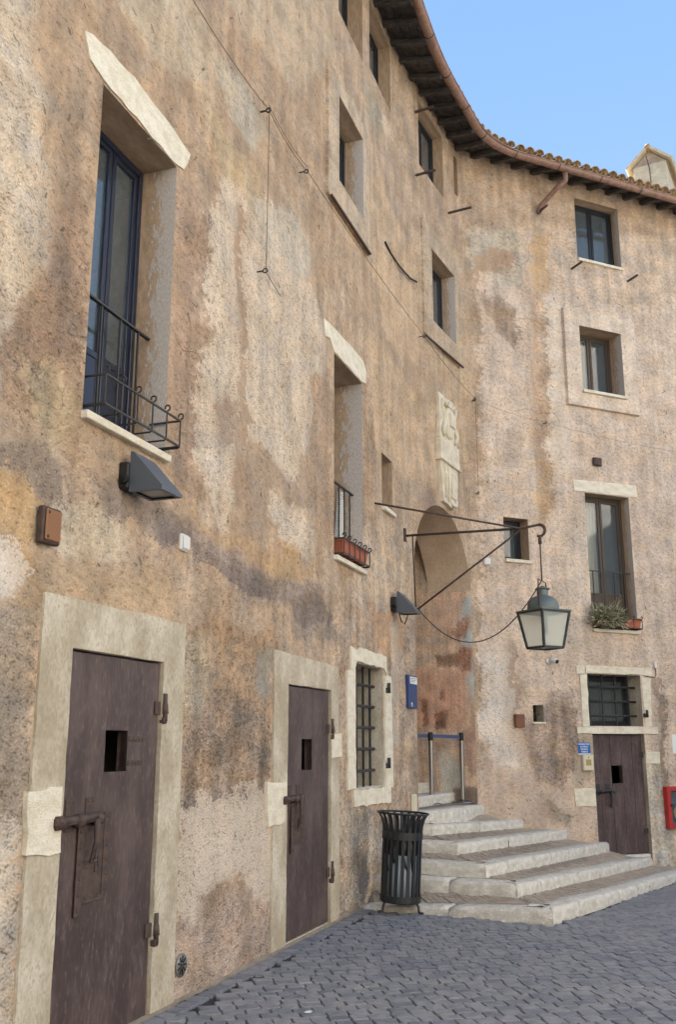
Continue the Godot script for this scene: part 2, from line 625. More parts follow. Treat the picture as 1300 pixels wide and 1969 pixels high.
func paint(n_w: int, n_h: int, idn_w: int, idn_h: int, sd: int, warp: float, calm_down := 0.54, gouges := 2000) -> Array:
	# full-size colour and height pictures from the map of plaster patches
	var mk := func(freq: float, s: int, oct: int, sx: float) -> PackedByteArray:
		var f := FastNoiseLite.new()
		f.seed = s
		f.frequency = freq
		f.noise_type = FastNoiseLite.TYPE_SIMPLEX
		f.fractal_octaves = oct
		f.fractal_gain = 0.6
		var im: Image = f.get_image(int(n_w * sx), n_h, false, false, true)
		if sx != 1.0:
			im.resize(n_w, n_h, Image.INTERPOLATE_BILINEAR)
		im.convert(Image.FORMAT_L8)
		return im.get_data()
	var n1: PackedByteArray = mk.call(0.011, sd, 5, 1.0)
	var n2: PackedByteArray = mk.call(0.013, sd + 1, 5, 1.0)
	var n3: PackedByteArray = mk.call(0.075, sd + 2, 4, 1.0)
	var n4: PackedByteArray = mk.call(0.30, sd + 3, 2, 1.0)
	# rain streaks: noise drawn out downwards
	var fs := FastNoiseLite.new()
	fs.seed = sd + 4
	fs.frequency = 0.03
	fs.noise_type = FastNoiseLite.TYPE_SIMPLEX
	fs.fractal_octaves = 4
	var ims: Image = fs.get_image(n_w, n_h / 10, false, false, true)
	ims.resize(n_w, n_h, Image.INTERPOLATE_CUBIC)
	ims.convert(Image.FORMAT_L8)
	var n5 := ims.get_data()
	var out := PackedByteArray()
	out.resize(n_w * n_h * 3)
	var hb := PackedByteArray()
	hb.resize(n_w * n_h)
	var pr := PackedInt32Array()
	var pg := PackedInt32Array()
	var pb := PackedInt32Array()
	var pm := PackedInt32Array()
	var ps := PackedInt32Array()
	var ph := PackedInt32Array()
	for q in pal:
		var lum: float = 0.3 * q[0] + 0.59 * q[1] + 0.11 * q[2]
		pr.append(int(lerpf(q[0], lum * 1.08, calm_down)))
		pg.append(int(lerpf(q[1], lum * 0.995, calm_down)))
		pb.append(int(lerpf(q[2], lum * 0.905, calm_down)))
		pm.append(int(q[3] * 64.0))
		ps.append(int(q[4] * 64.0))
		ph.append(int(q[5]) + (ph.size() * 37) % 29 - 14)
	# the same patches washed into one another
	var soft_b := PackedByteArray()
	soft_b.resize(idn_w * idn_h * 3)
	for q in idn_w * idn_h:
		var w := ids[q]
		soft_b[q * 3] = pr[w]
		soft_b[q * 3 + 1] = pg[w]
		soft_b[q * 3 + 2] = pb[w]
	var soft_im := Image.create_from_data(idn_w, idn_h, false, Image.FORMAT_RGB8, soft_b)
	soft_im.resize(idn_w / 16, idn_h / 16, Image.INTERPOLATE_TRILINEAR)
	soft_im.resize(idn_w, idn_h, Image.INTERPOLATE_CUBIC)
	soft_b = soft_im.get_data()
	var fx := float(idn_w) / n_w
	var fy := float(idn_h) / n_h
	var i := 0
	var wx := warp * 0.01
	for y in n_h:
		var yb := y * fy
		for x in n_w:
			var a := n1[i]
			var b := n2[i]
			var c := n3[i]
			var d := n4[i]
			var e := n5[i]
			var ix := int(x * fx + (a - 128) * wx + (c - 128) * 0.025 + (d - 128) * 0.010)
			var iy := int(yb + (b - 128) * wx + (d - 128) * 0.022 + (e - 128) * 0.012)
			ix = 0 if ix < 0 else (idn_w - 1 if ix >= idn_w else ix)
			iy = 0 if iy < 0 else (idn_h - 1 if iy >= idn_h else iy)
			var cell := iy * idn_w + ix
			var id := ids[cell]
			cell *= 3
			var m := pm[id]
			var s := ps[id]
			# broad tone (n1, n2), mottling (n3), grain (n4), all times 1/4096
			var tone := 4096 + ((a - 128) * m >> 4) + ((c - 128) * m >> 5) + ((d - 128) * s >> 5) + ((e - 128) * m * 3 >> 6)
			var warm := (b - 128) * m >> 6
			var h := 110 + ph[id] + ((c - 128) * m >> 7) + ((d - 128) * s >> 8)
			if d < (62 if s > 70 else 44) and c < 114:
				tone = tone * 25 >> 5
				h -= 26
			elif c < 46:
				tone = tone * 7 >> 3
				h -= 18
			elif d > 190 and c > 112:
				tone = tone * 17 >> 4
			var r := (pr[id] * 3 + soft_b[cell] * 2) * (tone + warm) / 20480
			var g := (pg[id] * 3 + soft_b[cell + 1] * 2) * tone / 20480
			var bl := (pb[id] * 3 + soft_b[cell + 2] * 2) * (tone - warm - (warm >> 1)) / 20480
			out[i * 3] = 255 if r > 255 else (0 if r < 0 else r)
			out[i * 3 + 1] = 255 if g > 255 else (0 if g < 0 else g)
			out[i * 3 + 2] = 255 if bl > 255 else (0 if bl < 0 else bl)
			hb[i] = 0 if h < 0 else (255 if h > 255 else h)
			i += 1
	# gouges and cracks in the coat
	var gr := RandomNumberGenerator.new()
	gr.seed = sd + 77
	for k in gouges:
		var long := k % 40 == 0
		var gx := gr.randf() * n_w
		var gyy := gr.randf() * n_h
		var an := gr.randf_range(0.6, 2.2) if not long else gr.randf_range(-0.3, 1.2)
		var ln := gr.randi_range(3, 11) if not long else gr.randi_range(60, 220)
		var thick := 1 if long else gr.randi_range(1, 3)
		var dark := gr.randi_range(165, 225)
		for q in ln:
			an += gr.randf_range(-0.25, 0.25)
			gx += cos(an)
			gyy += sin(an)
			for tx in thick:
				var px := int(gx) + tx
				var py := int(gyy)
				if px < 0 or py < 0 or px >= n_w or py >= n_h:
					continue
				var o := py * n_w + px
				out[o * 3] = out[o * 3] * dark >> 8
				out[o * 3 + 1] = out[o * 3 + 1] * dark >> 8
				out[o * 3 + 2] = out[o * 3 + 2] * dark >> 8
				hb[o] = maxi(0, hb[o] - 30)
	return [ImageTexture.create_from_image(Image.create_from_data(n_w, n_h, false, Image.FORMAT_RGB8, out)), ImageTexture.create_from_image(Image.create_from_data(n_w, n_h, false, Image.FORMAT_L8, hb))]

func paint_wall() -> StandardMaterial3D:
	ids.resize(IDN * IDN)
	ids.fill(0)
	pal = []
	patch([182, 150, 116], [-60, -60, 1400, -60, 1400, 2100, -60, 2100])
	# --- near straight wall, upper part
	patch([176, 141, 106], [90, -60, 640, -60, 640, 560, 440, 760, 380, 980, 120, 900, 80, 500])
	patch([190, 174, 148], [-60, -60, 55, -60, 68, 150, 88, 330, 75, 520, 62, 640, 40, 700, -60, 760], 1.0, 1.5)
	patch([182, 160, 128], [220, -60, 330, -60, 420, 80, 400, 170, 300, 120, 240, 30], 0.8)
	patch([184, 158, 122], [420, -60, 640, -60, 640, 120, 560, 170, 470, 60], 0.8)
	patch([176, 164, 140], [400, 90, 470, 150, 520, 260, 500, 300, 440, 230], 0.8)
	patch([190, 158, 108], [375, 150, 430, 250, 500, 330, 520, 420, 470, 400, 420, 320], 0.8)
	patch([178, 170, 150], [480, 380, 560, 400, 600, 470, 590, 540, 530, 500], 0.9)
	patch([158, 122, 92], [0, 640, 70, 560, 100, 420, 150, 300, 170, 500, 160, 760, 100, 830, 20, 790], 1.2, 1.4)
	patch([182, 150, 104], [40, 700, 120, 690, 150, 820, 110, 860, 60, 790], 1.2)
	patch([170, 132, 100], [330, 330, 400, 400, 395, 640, 372, 760, 378, 960, 330, 930, 335, 700], 1.0, 1.3)
	# pale rough coat in the middle
	patch([196, 178, 152], [395, 420, 440, 330, 520, 470, 600, 560, 628, 640, 622, 720, 600, 800, 588, 870, 578, 950, 480, 870, 458, 1000, 420, 1010, 372, 880, 370, 760, 405, 640], 0.8, 1.7, 20)
	patch([172, 134, 98], [455, 400, 468, 400, 470, 700, 478, 790, 466, 900, 466, 985, 448, 985, 454, 860, 460, 700], 0.6, 0.7)
	patch([162, 137, 116], [425, 765, 452, 770, 456, 845, 424, 845], 0.6, 1.2)
	patch([168, 140, 112], [462, 858, 512, 860, 572, 940, 584, 880, 602, 890, 596, 970, 578, 982, 540, 945, 522, 1000, 500, 1040, 470, 1020], 0.8)
	patch([196, 178, 152], [520, 950, 580, 985, 606, 1040, 600, 1075, 540, 1040, 515, 1000], 0.9, 1.6)
	patch([172, 136, 104], [600, 720, 622, 715, 640, 760, 640, 1060, 612, 1060, 606, 960, 588, 960, 592, 860], 1.0, 1.2)
	patch([190, 143, 88], [360, 980, 400, 1005, 470, 1030, 560, 1062, 606, 1095, 590, 1112, 530, 1112, 470, 1085, 420, 1062, 372, 1030], 1.0)
	patch([194, 146, 84], [508, 1072, 560, 1068, 600, 1096, 570, 1112, 520, 1108], 0.6)
	# dark weathered band sweeping down to the right
	patch([142, 122, 107], [-60, 835, 60, 845, 130, 885, 132, 960, 92, 985, 62, 950, 20, 900, -60, 880], 0.8, 1.3)
	patch([150, 130, 114], [165, 905, 232, 930, 300, 970, 362, 1010, 430, 1052, 520, 1104, 590, 1118, 622, 1130, 600, 1162, 540, 1160, 470, 1128, 400, 1090, 340, 1062, 270, 1020, 200, 985], 1.2, 1.3)
	patch([128, 108, 100], [300, 1000, 350, 1020, 420, 1070, 470, 1092, 540, 1120, 520, 1150, 450, 1120, 380, 1080, 320, 1050], 1.0, 1.6)
	patch([186, 170, 140], [100, 960, 180, 970, 250, 1020, 230, 1080, 140, 1080, 95, 1040], 1.0)
	patch([128, 110, 98], [560, 1150, 610, 1150, 640, 1180, 620, 1240, 570, 1200], 1.0, 1.3)
	# --- left edge
	patch([198, 150, 86], [-60, 892, 30, 912, 62, 945, 74, 1000, 62, 1062, 0, 1016, -60, 1010], 0.9)
	patch([188, 140, 84], [30, 1040, 70, 1080, 80, 1130, 62, 1180, 30, 1160, 48, 1100], 1.0)
	patch([206, 202, 196], [-40, 1030, 10, 1032, 36, 1056, 45, 1092, 32, 1128, 8, 1142, -40, 1140], 0.4, 0.8, -16)
	patch([150, 132, 112], [-60, 1160, 70, 1172, 62, 1380, 52, 1540, 30, 1650, -60, 1640], 1.0, 1.5)
	patch([182, 172, 158], [-60, 1580, 40, 1560, 30, 1760, 20, 2060, -60, 2060], 0.9, 1.5)
	# --- between the two plank doors
	patch([182, 150, 110], [160, 1090, 300, 1110, 360, 1180, 330, 1195, 80, 1136, 90, 1080], 0.9)
	patch([178, 134, 92], [352, 1190, 530, 1215, 524, 1400, 345, 1350], 1.4, 1.2)
	patch([148, 122, 98], [345, 1330, 440, 1320, 520, 1380, 516, 1530, 345, 1545], 1.8, 2.2)
	patch([146, 138, 124], [484, 1258, 526, 1248, 520, 1338, 492, 1330], 0.8)
	patch([168, 148, 118], [352, 1215, 420, 1230, 400, 1340, 345, 1400], 1.4, 1.4)
	patch([192, 177, 162], [342, 1540, 420, 1528, 518, 1508, 524, 1745, 486, 1722, 462, 1690, 430, 1705, 380, 1720, 362, 1772, 334, 1750], 0.35, 1.3, 36)
	patch([172, 146, 128], [334, 1762, 366, 1768, 384, 1722, 432, 1704, 520, 1740, 524, 1835, 330, 1945], 1.0, 2.0, -10)
	patch([148, 122, 100], [376, 1726, 420, 1700, 440, 1716, 410, 1760, 380, 1758], 1.0, 1.4)
	patch([150, 128, 106], [462, 1700, 490, 1712, 486, 1770, 462, 1760], 0.8, 1.3)
	# --- around the barred window
	patch([178, 150, 122], [640, 1130, 800, 1180, 800, 1600, 650, 1600], 1.4, 1.4)
	patch([196, 144, 98], [712, 1176, 768, 1166, 778, 1240, 740, 1262, 716, 1236], 1.0)
	patch([186, 170, 150], [752, 1190, 766, 1190, 766, 1420, 752, 1420], 0.7)
	patch([150, 132, 118], [560, 1200, 640, 1190, 650, 1235, 560, 1225], 1.0, 1.4)
	patch([174, 158, 138], [648, 1545, 796, 1566, 760, 1740, 650, 1770], 1.7, 2.2)
	patch([112, 108, 108], [694, 1656, 704, 1654, 708, 1700, 700, 1740, 694, 1720], 0.7)
	# --- upper far part of the straight wall
	patch([194, 158, 116], [640, 100, 700, 260, 760, 420, 900, 560, 900, 900, 800, 930, 720, 860, 700, 640, 640, 480], 0.9)
	patch([182, 148, 112], [640, 440, 700, 500, 800, 640, 850, 740, 830, 800, 760, 700, 690, 600], 0.8)
	patch([202, 164, 118], [720, 480, 800, 560, 800, 700, 740, 650], 0.7)
	patch([178, 140, 104], [648, 700, 720, 740, 720, 900, 700, 1100, 650, 1120], 1.1, 1.2)
	patch([168, 152, 122], [690, 150, 720, 170, 745, 260, 720, 260], 0.8)
	patch([214, 188, 146], [728, 220, 750, 228, 756, 262, 742, 256], 0.5)
	patch([162, 132, 112], [800, 950, 830, 938, 840, 975, 812, 985], 0.8)
	patch([188, 162, 130], [700, 1000, 790, 1010, 790, 1180, 660, 1140], 1.2, 1.3)
	# surrounds of the third storey windows
	patch([186, 164, 134], [625, 118, 706, 232, 707, 494, 627, 374], 0.8, 0.9)
	patch([186, 162, 130], [810, 420, 884, 500, 889, 715, 812, 645], 0.8, 0.9)
	# --- right wall
	patch([202, 180, 160], [922, 300, 1400, 300, 1400, 1760, 922, 1600], 0.8, 1.6)
	patch([188, 154, 122], [905, 290, 1400, 330, 1400, 470, 1230, 470, 1060, 440, 900, 440], 1.0)
	patch([196, 170, 146], [1050, 440, 1230, 450, 1400, 470, 1400, 600, 1240, 600, 1070, 560], 1.0, 1.5)
	patch([186, 172, 150], [900, 440, 1010, 440, 1000, 560, 900, 520], 1.0, 1.2)
	patch([182, 142, 108], [916, 486, 950, 474, 986, 484, 982, 512, 955, 524, 908, 528], 0.7)
	patch([170, 138, 110], [925, 560, 970, 570, 1000, 620, 992, 676, 966, 640, 935, 600], 1.2, 1.3)
	patch([208, 158, 100], [1024, 440, 1054, 445, 1052, 560, 1026, 560], 0.6)
	patch([192, 152, 118], [1026, 560, 1052, 560, 1054, 760, 1050, 880, 1024, 880, 1028, 700], 1.0, 1.2)
	patch([196, 152, 104], [1030, 880, 1060, 880, 1062, 1000, 1036, 1010], 1.2)
	patch([206, 192, 174], [1054, 560, 1084, 590, 1090, 800, 1100, 900, 1062, 900, 1056, 760], 0.6, 0.7)
	patch([190, 150, 112], [900, 820, 930, 840, 930, 910, 906, 900], 1.0)
	patch([208, 190, 172], [1080, 592, 1216, 618, 1228, 803, 1088, 780], 0.7, 1.0)
	patch([200, 184, 170], [1090, 1000, 1130, 1000, 1140, 1230, 1080, 1260], 0.8, 1.8)
	patch([198, 178, 162], [1225, 900, 1400, 900, 1400, 1300, 1235, 1240], 0.8, 1.8)
	patch([204, 198, 190], [926, 1262, 1000, 1248, 992, 1340, 980, 1420, 1002, 1480, 960, 1470, 932, 1425], 0.6, 1.7, 14)
	patch([180, 148, 124], [978, 1240, 990, 1240, 1000, 1380, 990, 1400], 0.5)
	patch([194, 166, 148], [920, 1438, 965, 1470, 1040, 1490, 1120, 1500, 1150, 1560, 1160, 1700, 1000, 1600, 920, 1570], 0.7, 0.8, 10)
	patch([166, 140, 120], [1000, 1408, 1060, 1330, 1106, 1320, 1112, 1470, 1086, 1520, 1030, 1500], 1.6, 2.4, -10)
	patch([170, 152, 130], [1110, 1410, 1140, 1410, 1148, 1500, 1108, 1516], 0.5, 0.6)
	patch([158, 142, 124], [1040, 1540, 1090, 1550, 1090, 1585, 1050, 1575], 1.0)
	patch([182, 180, 174], [1244, 1470, 1276, 1474, 1284, 1560, 1310, 1600, 1310, 1680, 1254, 1680], 1.4, 1.2)
	patch([150, 126, 108], [1256, 1300, 1276, 1310, 1290, 1560, 1278, 1560, 1268, 1400], 0.8, 1.6)
	var t := paint(2048, 2048, IDN, IDN, 100, 6.0)
	var m := StandardMaterial3D.new()
	m.resource_name = "weathered_plaster"
	m.albedo_texture = t[0]
	m.roughness = 0.93
	m.heightmap_enabled = true
	m.heightmap_texture = t[1]
	m.heightmap_scale = 2.3
	mats["wall"] = m
	return m

func lines(lo: float, hi: float, step: float, marks: Array) -> Array:
	var a := []
	var n := int(ceil((hi - lo) / step))
	for k in n + 1:
		a.append(lo + (hi - lo) * k / n)
	for m in marks:
		if m > lo and m < hi:
			# the nearest ordinary line gives way to the mark
			var keep := []
			for v in a:
				if absf(v - m) > step * 0.3 or v in marks:
					keep.append(v)
			a = keep
			a.append(m)
	a.sort()
	var out := []
	for v in a:
		if out.is_empty() or v - out[-1] > 0.0008:
			out.append(v)
	return out

func wall_uv(s: float, h: float) -> Vector2:
	return Vector2((s - TS0) / (TS1 - TS0), (TH1 - h) / (TH1 - TH0))

func build_surrounds(m: Material) -> void:
	# flat raised plaster bands round three of the windows
	for p in prouds:
		var hole := []
		for q in holes:
			if q[0] > p[0] and q[1] < p[1] and q[2] > p[2] and q[3] < p[3]:
				hole = q
		var st := st_new()
		var ring := [[p[0], hole[0], p[2], p[3]], [hole[1], p[1], p[2], p[3]], [hole[0], hole[1], p[2], hole[2]], [hole[0], hole[1], hole[3], p[3]]]
		for r in ring:
			var nx := maxi(1, int((r[1] - r[0]) / 0.12))
			var ny := maxi(1, int((r[3] - r[2]) / 0.12))
			for i in nx:
				for j in ny:
					var pp := []
					var uu := []
					for e in [[i, j], [i + 1, j], [i + 1, j + 1], [i, j + 1]]:
						var s := lerpf(r[0], r[1], float(e[0]) / nx)
						var h := lerpf(r[2], r[3], float(e[1]) / ny)
						pp.append(wpos(s, h, p[4]))
						uu.append(wall_uv(s, h))
					quad_uv(st, pp, uu)
		# outer edges, slightly splayed
		var c := [Vector2(p[0], p[2]), Vector2(p[1], p[2]), Vector2(p[1], p[3]), Vector2(p[0], p[3])]
		var o := [Vector2(-1, -1), Vector2(1, -1), Vector2(1, 1), Vector2(-1, 1)]
		for k in 4:
			var a: Vector2 = c[k]
			var b: Vector2 = c[(k + 1) % 4]
			var a2: Vector2 = a + o[k] * 0.008
			var b2: Vector2 = b + o[(k + 1) % 4] * 0.008
			quad_uv(st, [wpos(a2.x, a2.y, -0.02), wpos(b2.x, b2.y, -0.02), wpos(b.x, b.y, p[4]), wpos(a.x, a.y, p[4])], [wall_uv(a2.x, a2.y), wall_uv(b2.x, b2.y), wall_uv(b.x, b.y), wall_uv(a.x, a.y)])
		part("window_surround", done(st), m, building)

func hole_gap(s: float, h: float) -> float:
	var best := 1.0
	for q in holes + calm:
		var dx := maxf(maxf(q[0] - s, s - q[1]), 0.0)
		var dy := maxf(maxf(q[2] - h, h - q[3]), 0.0)
		best = minf(best, maxf(dx, dy))
	return best

const ARC_S0 := 11.66
const ARC_S1 := 14.0
const ARC_SPRING := 3.9
const ARC_TOP := 5.0
const ARC_BOX := 5.12

func arch_h(s: float) -> float:
	var t := (s - (ARC_S0 + ARC_S1) * 0.5) / ((ARC_S1 - ARC_S0) * 0.5)
	return ARC_SPRING + (ARC_TOP - ARC_SPRING) * sqrt(maxf(0.0, 1.0 - t * t))

func build_wall() -> void:
	var m := paint_wall()
	calm = [[3.5, 5.35, -1.0, 2.5], [6.85, 8.7, -1.0, 2.45], [8.9, 10.5, 0.7, 2.8], [16.0, 17.8, -0.6, 2.95], [3.5, 5.3, 5.8, 6.3], [8.2, 9.8, 5.7, 6.2], [16.0, 17.7, 5.7, 6.1]]
	holes.append([ARC_S0, ARC_S1, -1.0, ARC_BOX])
	build_surrounds(m)
	var ms := []
	var mh := []
	for q in holes:
		ms.append_array([q[0], q[1]])
		mh.append_array([q[2], q[3]])
	for p in prouds:
		calm.append([p[0] - 0.05, p[1] + 0.05, p[2] - 0.05, p[3] + 0.05])
	for cfg in [[-9.0, 2.5, 0.5], [2.5, 19.4, 0.075], [19.4, 23.0, 0.5]]:
		var ss := lines(cfg[0], cfg[1], cfg[2], ms)
		var hs := lines(-0.8, 12.0, maxf(cfg[2], 0.075) if cfg[2] < 0.1 else 0.8, mh)
		var verts := PackedVector3Array()
		var uvs := PackedVector2Array()
		var idx := PackedInt32Array()
		for h: float in hs:
			for s: float in ss:
				verts.append(wall_vertex(s, h))
				uvs.append(Vector2((s - TS0) / (TS1 - TS0), (TH1 - h) / (TH1 - TH0)))
		var nx := ss.size()
		for j in hs.size() - 1:
			for i in nx - 1:
				var cs: float = (ss[i] + ss[i + 1]) * 0.5
				var ch: float = (hs[j] + hs[j + 1]) * 0.5
				var open := false
				for q in holes:
					if cs > q[0] and cs < q[1] and ch > q[2] and ch < q[3]:
						open = true
						break
				if open:
					continue
				var k := j * nx + i
				idx.append_array([k, k + nx + 1, k + 1, k, k + nx, k + nx + 1])
		if cfg[2] < 0.1:
			# spandrels above the arch curve
			var nc := 40
			var nr := 7
			var base := verts.size()
			for j in nr + 1:
				for i in nc + 1:
					var s := lerpf(ARC_S0, ARC_S1, 0.5 - 0.5 * cos(PI * i / nc))
					var h := lerpf(arch_h(s), ARC_BOX, float(j) / nr)
					verts.append(wall_vertex(s, h))
					uvs.append(Vector2((s - TS0) / (TS1 - TS0), (TH1 - h) / (TH1 - TH0)))
			for j in nr:
				for i in nc:
					var k := base + j * (nc + 1) + i
					idx.append_array([k, k + nc + 2, k + 1, k, k + nc + 1, k + nc + 2])
		var arr := []
		arr.resize(Mesh.ARRAY_MAX)
		arr[Mesh.ARRAY_VERTEX] = verts
		arr[Mesh.ARRAY_TEX_UV] = uvs
		arr[Mesh.ARRAY_INDEX] = idx
		var st := SurfaceTool.new()
		st.create_from_arrays(arr)
		st.generate_normals()
		part("wall", st.commit(), m, building)

func wall_vertex(s: float, h: float) -> Vector3:
	var g := clampf(hole_gap(s, h) / 0.25, 0.0, 1.0)
	var d := 0.0
	d += g * (nz.get_noise_2d(s * 0.6, h * 0.6) * 0.03 + nz.get_noise_2d(s * 3.1 + 40.0, h * 3.1) * 0.010)
	if h < 0.35:
		d += g * (nz.get_noise_2d(s * 6.0 + 9.0, h * 6.0) * 0.02)
	return wpos(s, h, d)

# ================================================================ windows and doors
func build_openings() -> void:
	prouds = [[8.20, 9.75, 7.59, 9.32, 0.035], [12.2, 13.78, 7.56, 9.46, 0.035], [16.11, 17.68, 7.31, 9.12, 0.07]]
	var w := "window"
	# name, s0, s1, h0, h1, reveal depth, proud, frame, kind
	opening(3.86, 4.88, 3.56, 5.87, 0.30, 0.0, "window_sky_tint", "french_open", 1)
	opening(8.50, 9.50, 3.50, 5.78, 0.42, 0.0, "window_steel", "french", 1)
	opening(10.30, 10.76, 4.45, 5.15, 0.30, 0.0, "window_steel", "slot", 0)
	opening(8.58, 9.50, 7.97, 9.10, 0.22, 0.035, "window_steel", "casement", 1)
	opening(12.58, 13.62, 7.90, 9.12, 0.20, 0.035, "window_steel", "casement", 1)
	opening(8.65, 9.62, 10.36, 11.62, 0.22, 0.0, "window_steel", "casement", 0)
	opening(9.93, 10.95, 10.49, 11.60, 0.19, 0.0, "window_steel", "casement", 0)
	opening(12.20, 13.30, 10.40, 11.55, 0.18, 0.0, "window_steel", "curtained", 0)
	opening(16.55, 17.56, 10.20, 11.44, 0.20, 0.0, "window_steel", "pair_bare", 1)
	opening(16.43, 17.36, 7.61, 8.83, 0.26, 0.07, "window_wood", "pair", 1)
	opening(16.38, 17.33, 3.42, 5.76, 0.22, 0.0, "window_wood", "french_pair", 1)
	opening(14.70, 15.18, 4.47, 5.17, 0.24, 0.0, "window_steel", "slot", 0)
	opening(16.20, 17.30, 1.84, 2.68, 0.34, 0.0, "window_steel", "barred", 1)
	opening(9.19, 10.24, 1.09, 2.43, 0.34, 0.0, "window_steel", "barred", 0)
	opening(15.11, 15.31, 1.90, 2.16, 0.2, 0.0, "window_steel", "vent", 0)
	opening(13.86, 14.0 - 0.005, 10.80, 11.55, 0.2, 0.0, "window_steel", "niche", 0)
	iron_door(3.90, 4.97, -0.13, 2.11, 0)
	iron_door(7.24, 8.37, -0.09, 2.09, 1)
	iron_door(16.24, 17.30, -0.16, 1.72, 2)

func opening(s0: float, s1: float, h0: float, h1: float, depth: float, proud: float, frame: String, kind: String, white: int) -> void:
	holes.append([s0, s1, h0, h1])
	var sc := (s0 + s1) * 0.5
	var root := node_part("window", wframe(sc, h0), building)
	var inv := root.transform.affine_inverse()
	var a := inv * wpos(s0, h0, proud)
	var b := inv * wpos(s1, h0, proud)
	var hh := h1 - h0
	var up := Vector3(0, hh, 0)
	var x0 := a.x
	var x1 := b.x
	var ia := Vector3(x0, 0, -depth)
	var ib := Vector3(x1, 0, -depth)
	# jambs, head and sill of the opening
	var st := st_new()
	quad_uv(st, [a, ia, ia + up, a + up], [Vector2(1, hh), Vector2(0, hh), Vector2(0, 0), Vector2(1, 0)])
	quad_uv(st, [ia + up, ib + up, b + up, a + up], [Vector2(0.02, 0), Vector2(0.4, 0), Vector2(0.4, 0.3), Vector2(0.02, 0.3)])
	quad_uv(st, [a, b, ib, ia], [Vector2(0.02, 0), Vector2(0.4, 0), Vector2(0.4, 0.3), Vector2(0.02, 0.3)])
	part("reveal", done(st), mats["cement" if kind == "barred" or kind == "vent" else "jamb"], root)
	st = st_new()
	quad_uv(st, [ib, b, b + up, ib + up], [Vector2(0, hh), Vector2(1, hh), Vector2(1, 0), Vector2(0, 0)])
	part("reveal", done(st), mats["cement" if kind == "barred" or kind == "vent" else ("jamb_white" if white == 1 else "jamb")], root)
	# the room behind, closed
	var rd := 2.6 if kind != "vent" else 0.3
	st = st_new()
	var e := 0.25 if kind.begins_with("french") else 0.06
	var r0 := Vector3(x0 - e, 0.0, -depth)
	var r1 := Vector3(x1 + e, hh, -depth - rd)
	var c := [Vector3(r0.x, r0.y, r0.z), Vector3(r1.x, r0.y, r0.z), Vector3(r1.x, r1.y, r0.z), Vector3(r0.x, r1.y, r0.z), Vector3(r0.x, r0.y, r1.z), Vector3(r1.x, r0.y, r1.z), Vector3(r1.x, r1.y, r1.z), Vector3(r0.x, r1.y, r1.z)]
	quad(st, c[4], c[5], c[6], c[7])
	quad(st, c[0], c[4], c[7], c[3])
	quad(st, c[5], c[1], c[2], c[6])
	quad(st, c[3], c[7], c[6], c[2])
	quad(st, c[0], c[1], c[5], c[4])
	# front returns round the opening
	quad(st, c[3], Vector3(x0, r1.y, r0.z), Vector3(x0, r0.y, r0.z), c[0])
	quad(st, Vector3(x1, r1.y, r0.z), c[2], c[1], Vector3(x1, r0.y, r0.z))
	part("interior", done(st), mats["room" if kind == "french_open" else "dark_room"], root)
	var zf := -depth
	if kind == "vent":
		for k in 1:
			part("bar", bar_mesh(Vector3(-0.03, 0, -0.1), Vector3(-0.03, hh, -0.1), 0.012, 0.012), mats["dark_iron"], root)
		part("bar", bar_mesh(Vector3(x0, hh * 0.5, -0.1), Vector3(x1, hh * 0.5, -0.1), 0.012, 0.012), mats["dark_iron"], root)
		part("sill", box_mesh(Vector3(x0 - 0.02, -0.03, -0.05), Vector3(x1 + 0.02, 0.0, 0.03), 0.005), mats["travertine"], root)
		return
	if kind == "niche":
		return
	# frame and leaves
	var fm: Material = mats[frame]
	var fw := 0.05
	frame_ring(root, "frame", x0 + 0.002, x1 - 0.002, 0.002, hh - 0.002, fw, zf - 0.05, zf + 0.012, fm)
	var leaves := [[x0 + fw, x1 - fw]]
	if kind in ["pair", "pair_bare", "french_pair", "casement", "curtained"]:
		var mid := (x0 + x1) * 0.5
		leaves = [[x0 + fw, mid - 0.004], [mid + 0.004, x1 - fw]]
	if kind == "french_open":
		leaves = [[x0 + fw, x0 + 0.62], [x0 + 0.628, x1 - fw]]
	for lf in leaves:
		var la: float = lf[0]
		var lb: float = lf[1]
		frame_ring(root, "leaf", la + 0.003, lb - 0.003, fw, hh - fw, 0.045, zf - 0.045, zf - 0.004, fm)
		var g0 := Vector3(la + 0.045, fw + 0.045, zf - 0.03)
		var low := 0.0
		if kind.begins_with("french"):
			low = 0.55
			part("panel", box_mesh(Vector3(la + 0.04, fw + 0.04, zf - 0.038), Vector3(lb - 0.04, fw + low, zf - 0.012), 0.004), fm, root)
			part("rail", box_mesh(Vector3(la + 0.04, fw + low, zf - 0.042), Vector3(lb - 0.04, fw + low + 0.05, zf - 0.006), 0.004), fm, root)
		part("pane", box_mesh(Vector3(g0.x, g0.y + low, zf - 0.030), Vector3(lb - 0.045, hh - fw - 0.045, zf - 0.024)), mats["glass"], root)
	if kind == "curtained" or kind == "french_pair" or kind == "pair":
		var stc := st_new(true)
		var nn := 26
		var xa := lerpf(x0, x1, 0.30 if kind == "curtained" else 0.08)
		var xb := lerpf(x0, x1, 0.75 if kind == "curtained" else 0.5)
		var pv := Vector3.ZERO
		for k in nn + 1:
			var p := Vector3(lerpf(xa, xb, float(k) / nn), fw, zf - 0.16 + 0.022 * sin(k * 1.3))
			if k > 0:
				quad(stc, pv, p, p + Vector3(0, hh - 2.0 * fw, 0), pv + Vector3(0, hh - 2.0 * fw, 0))
			pv = p
		part("curtain", done(stc), mats["curtain"], root)
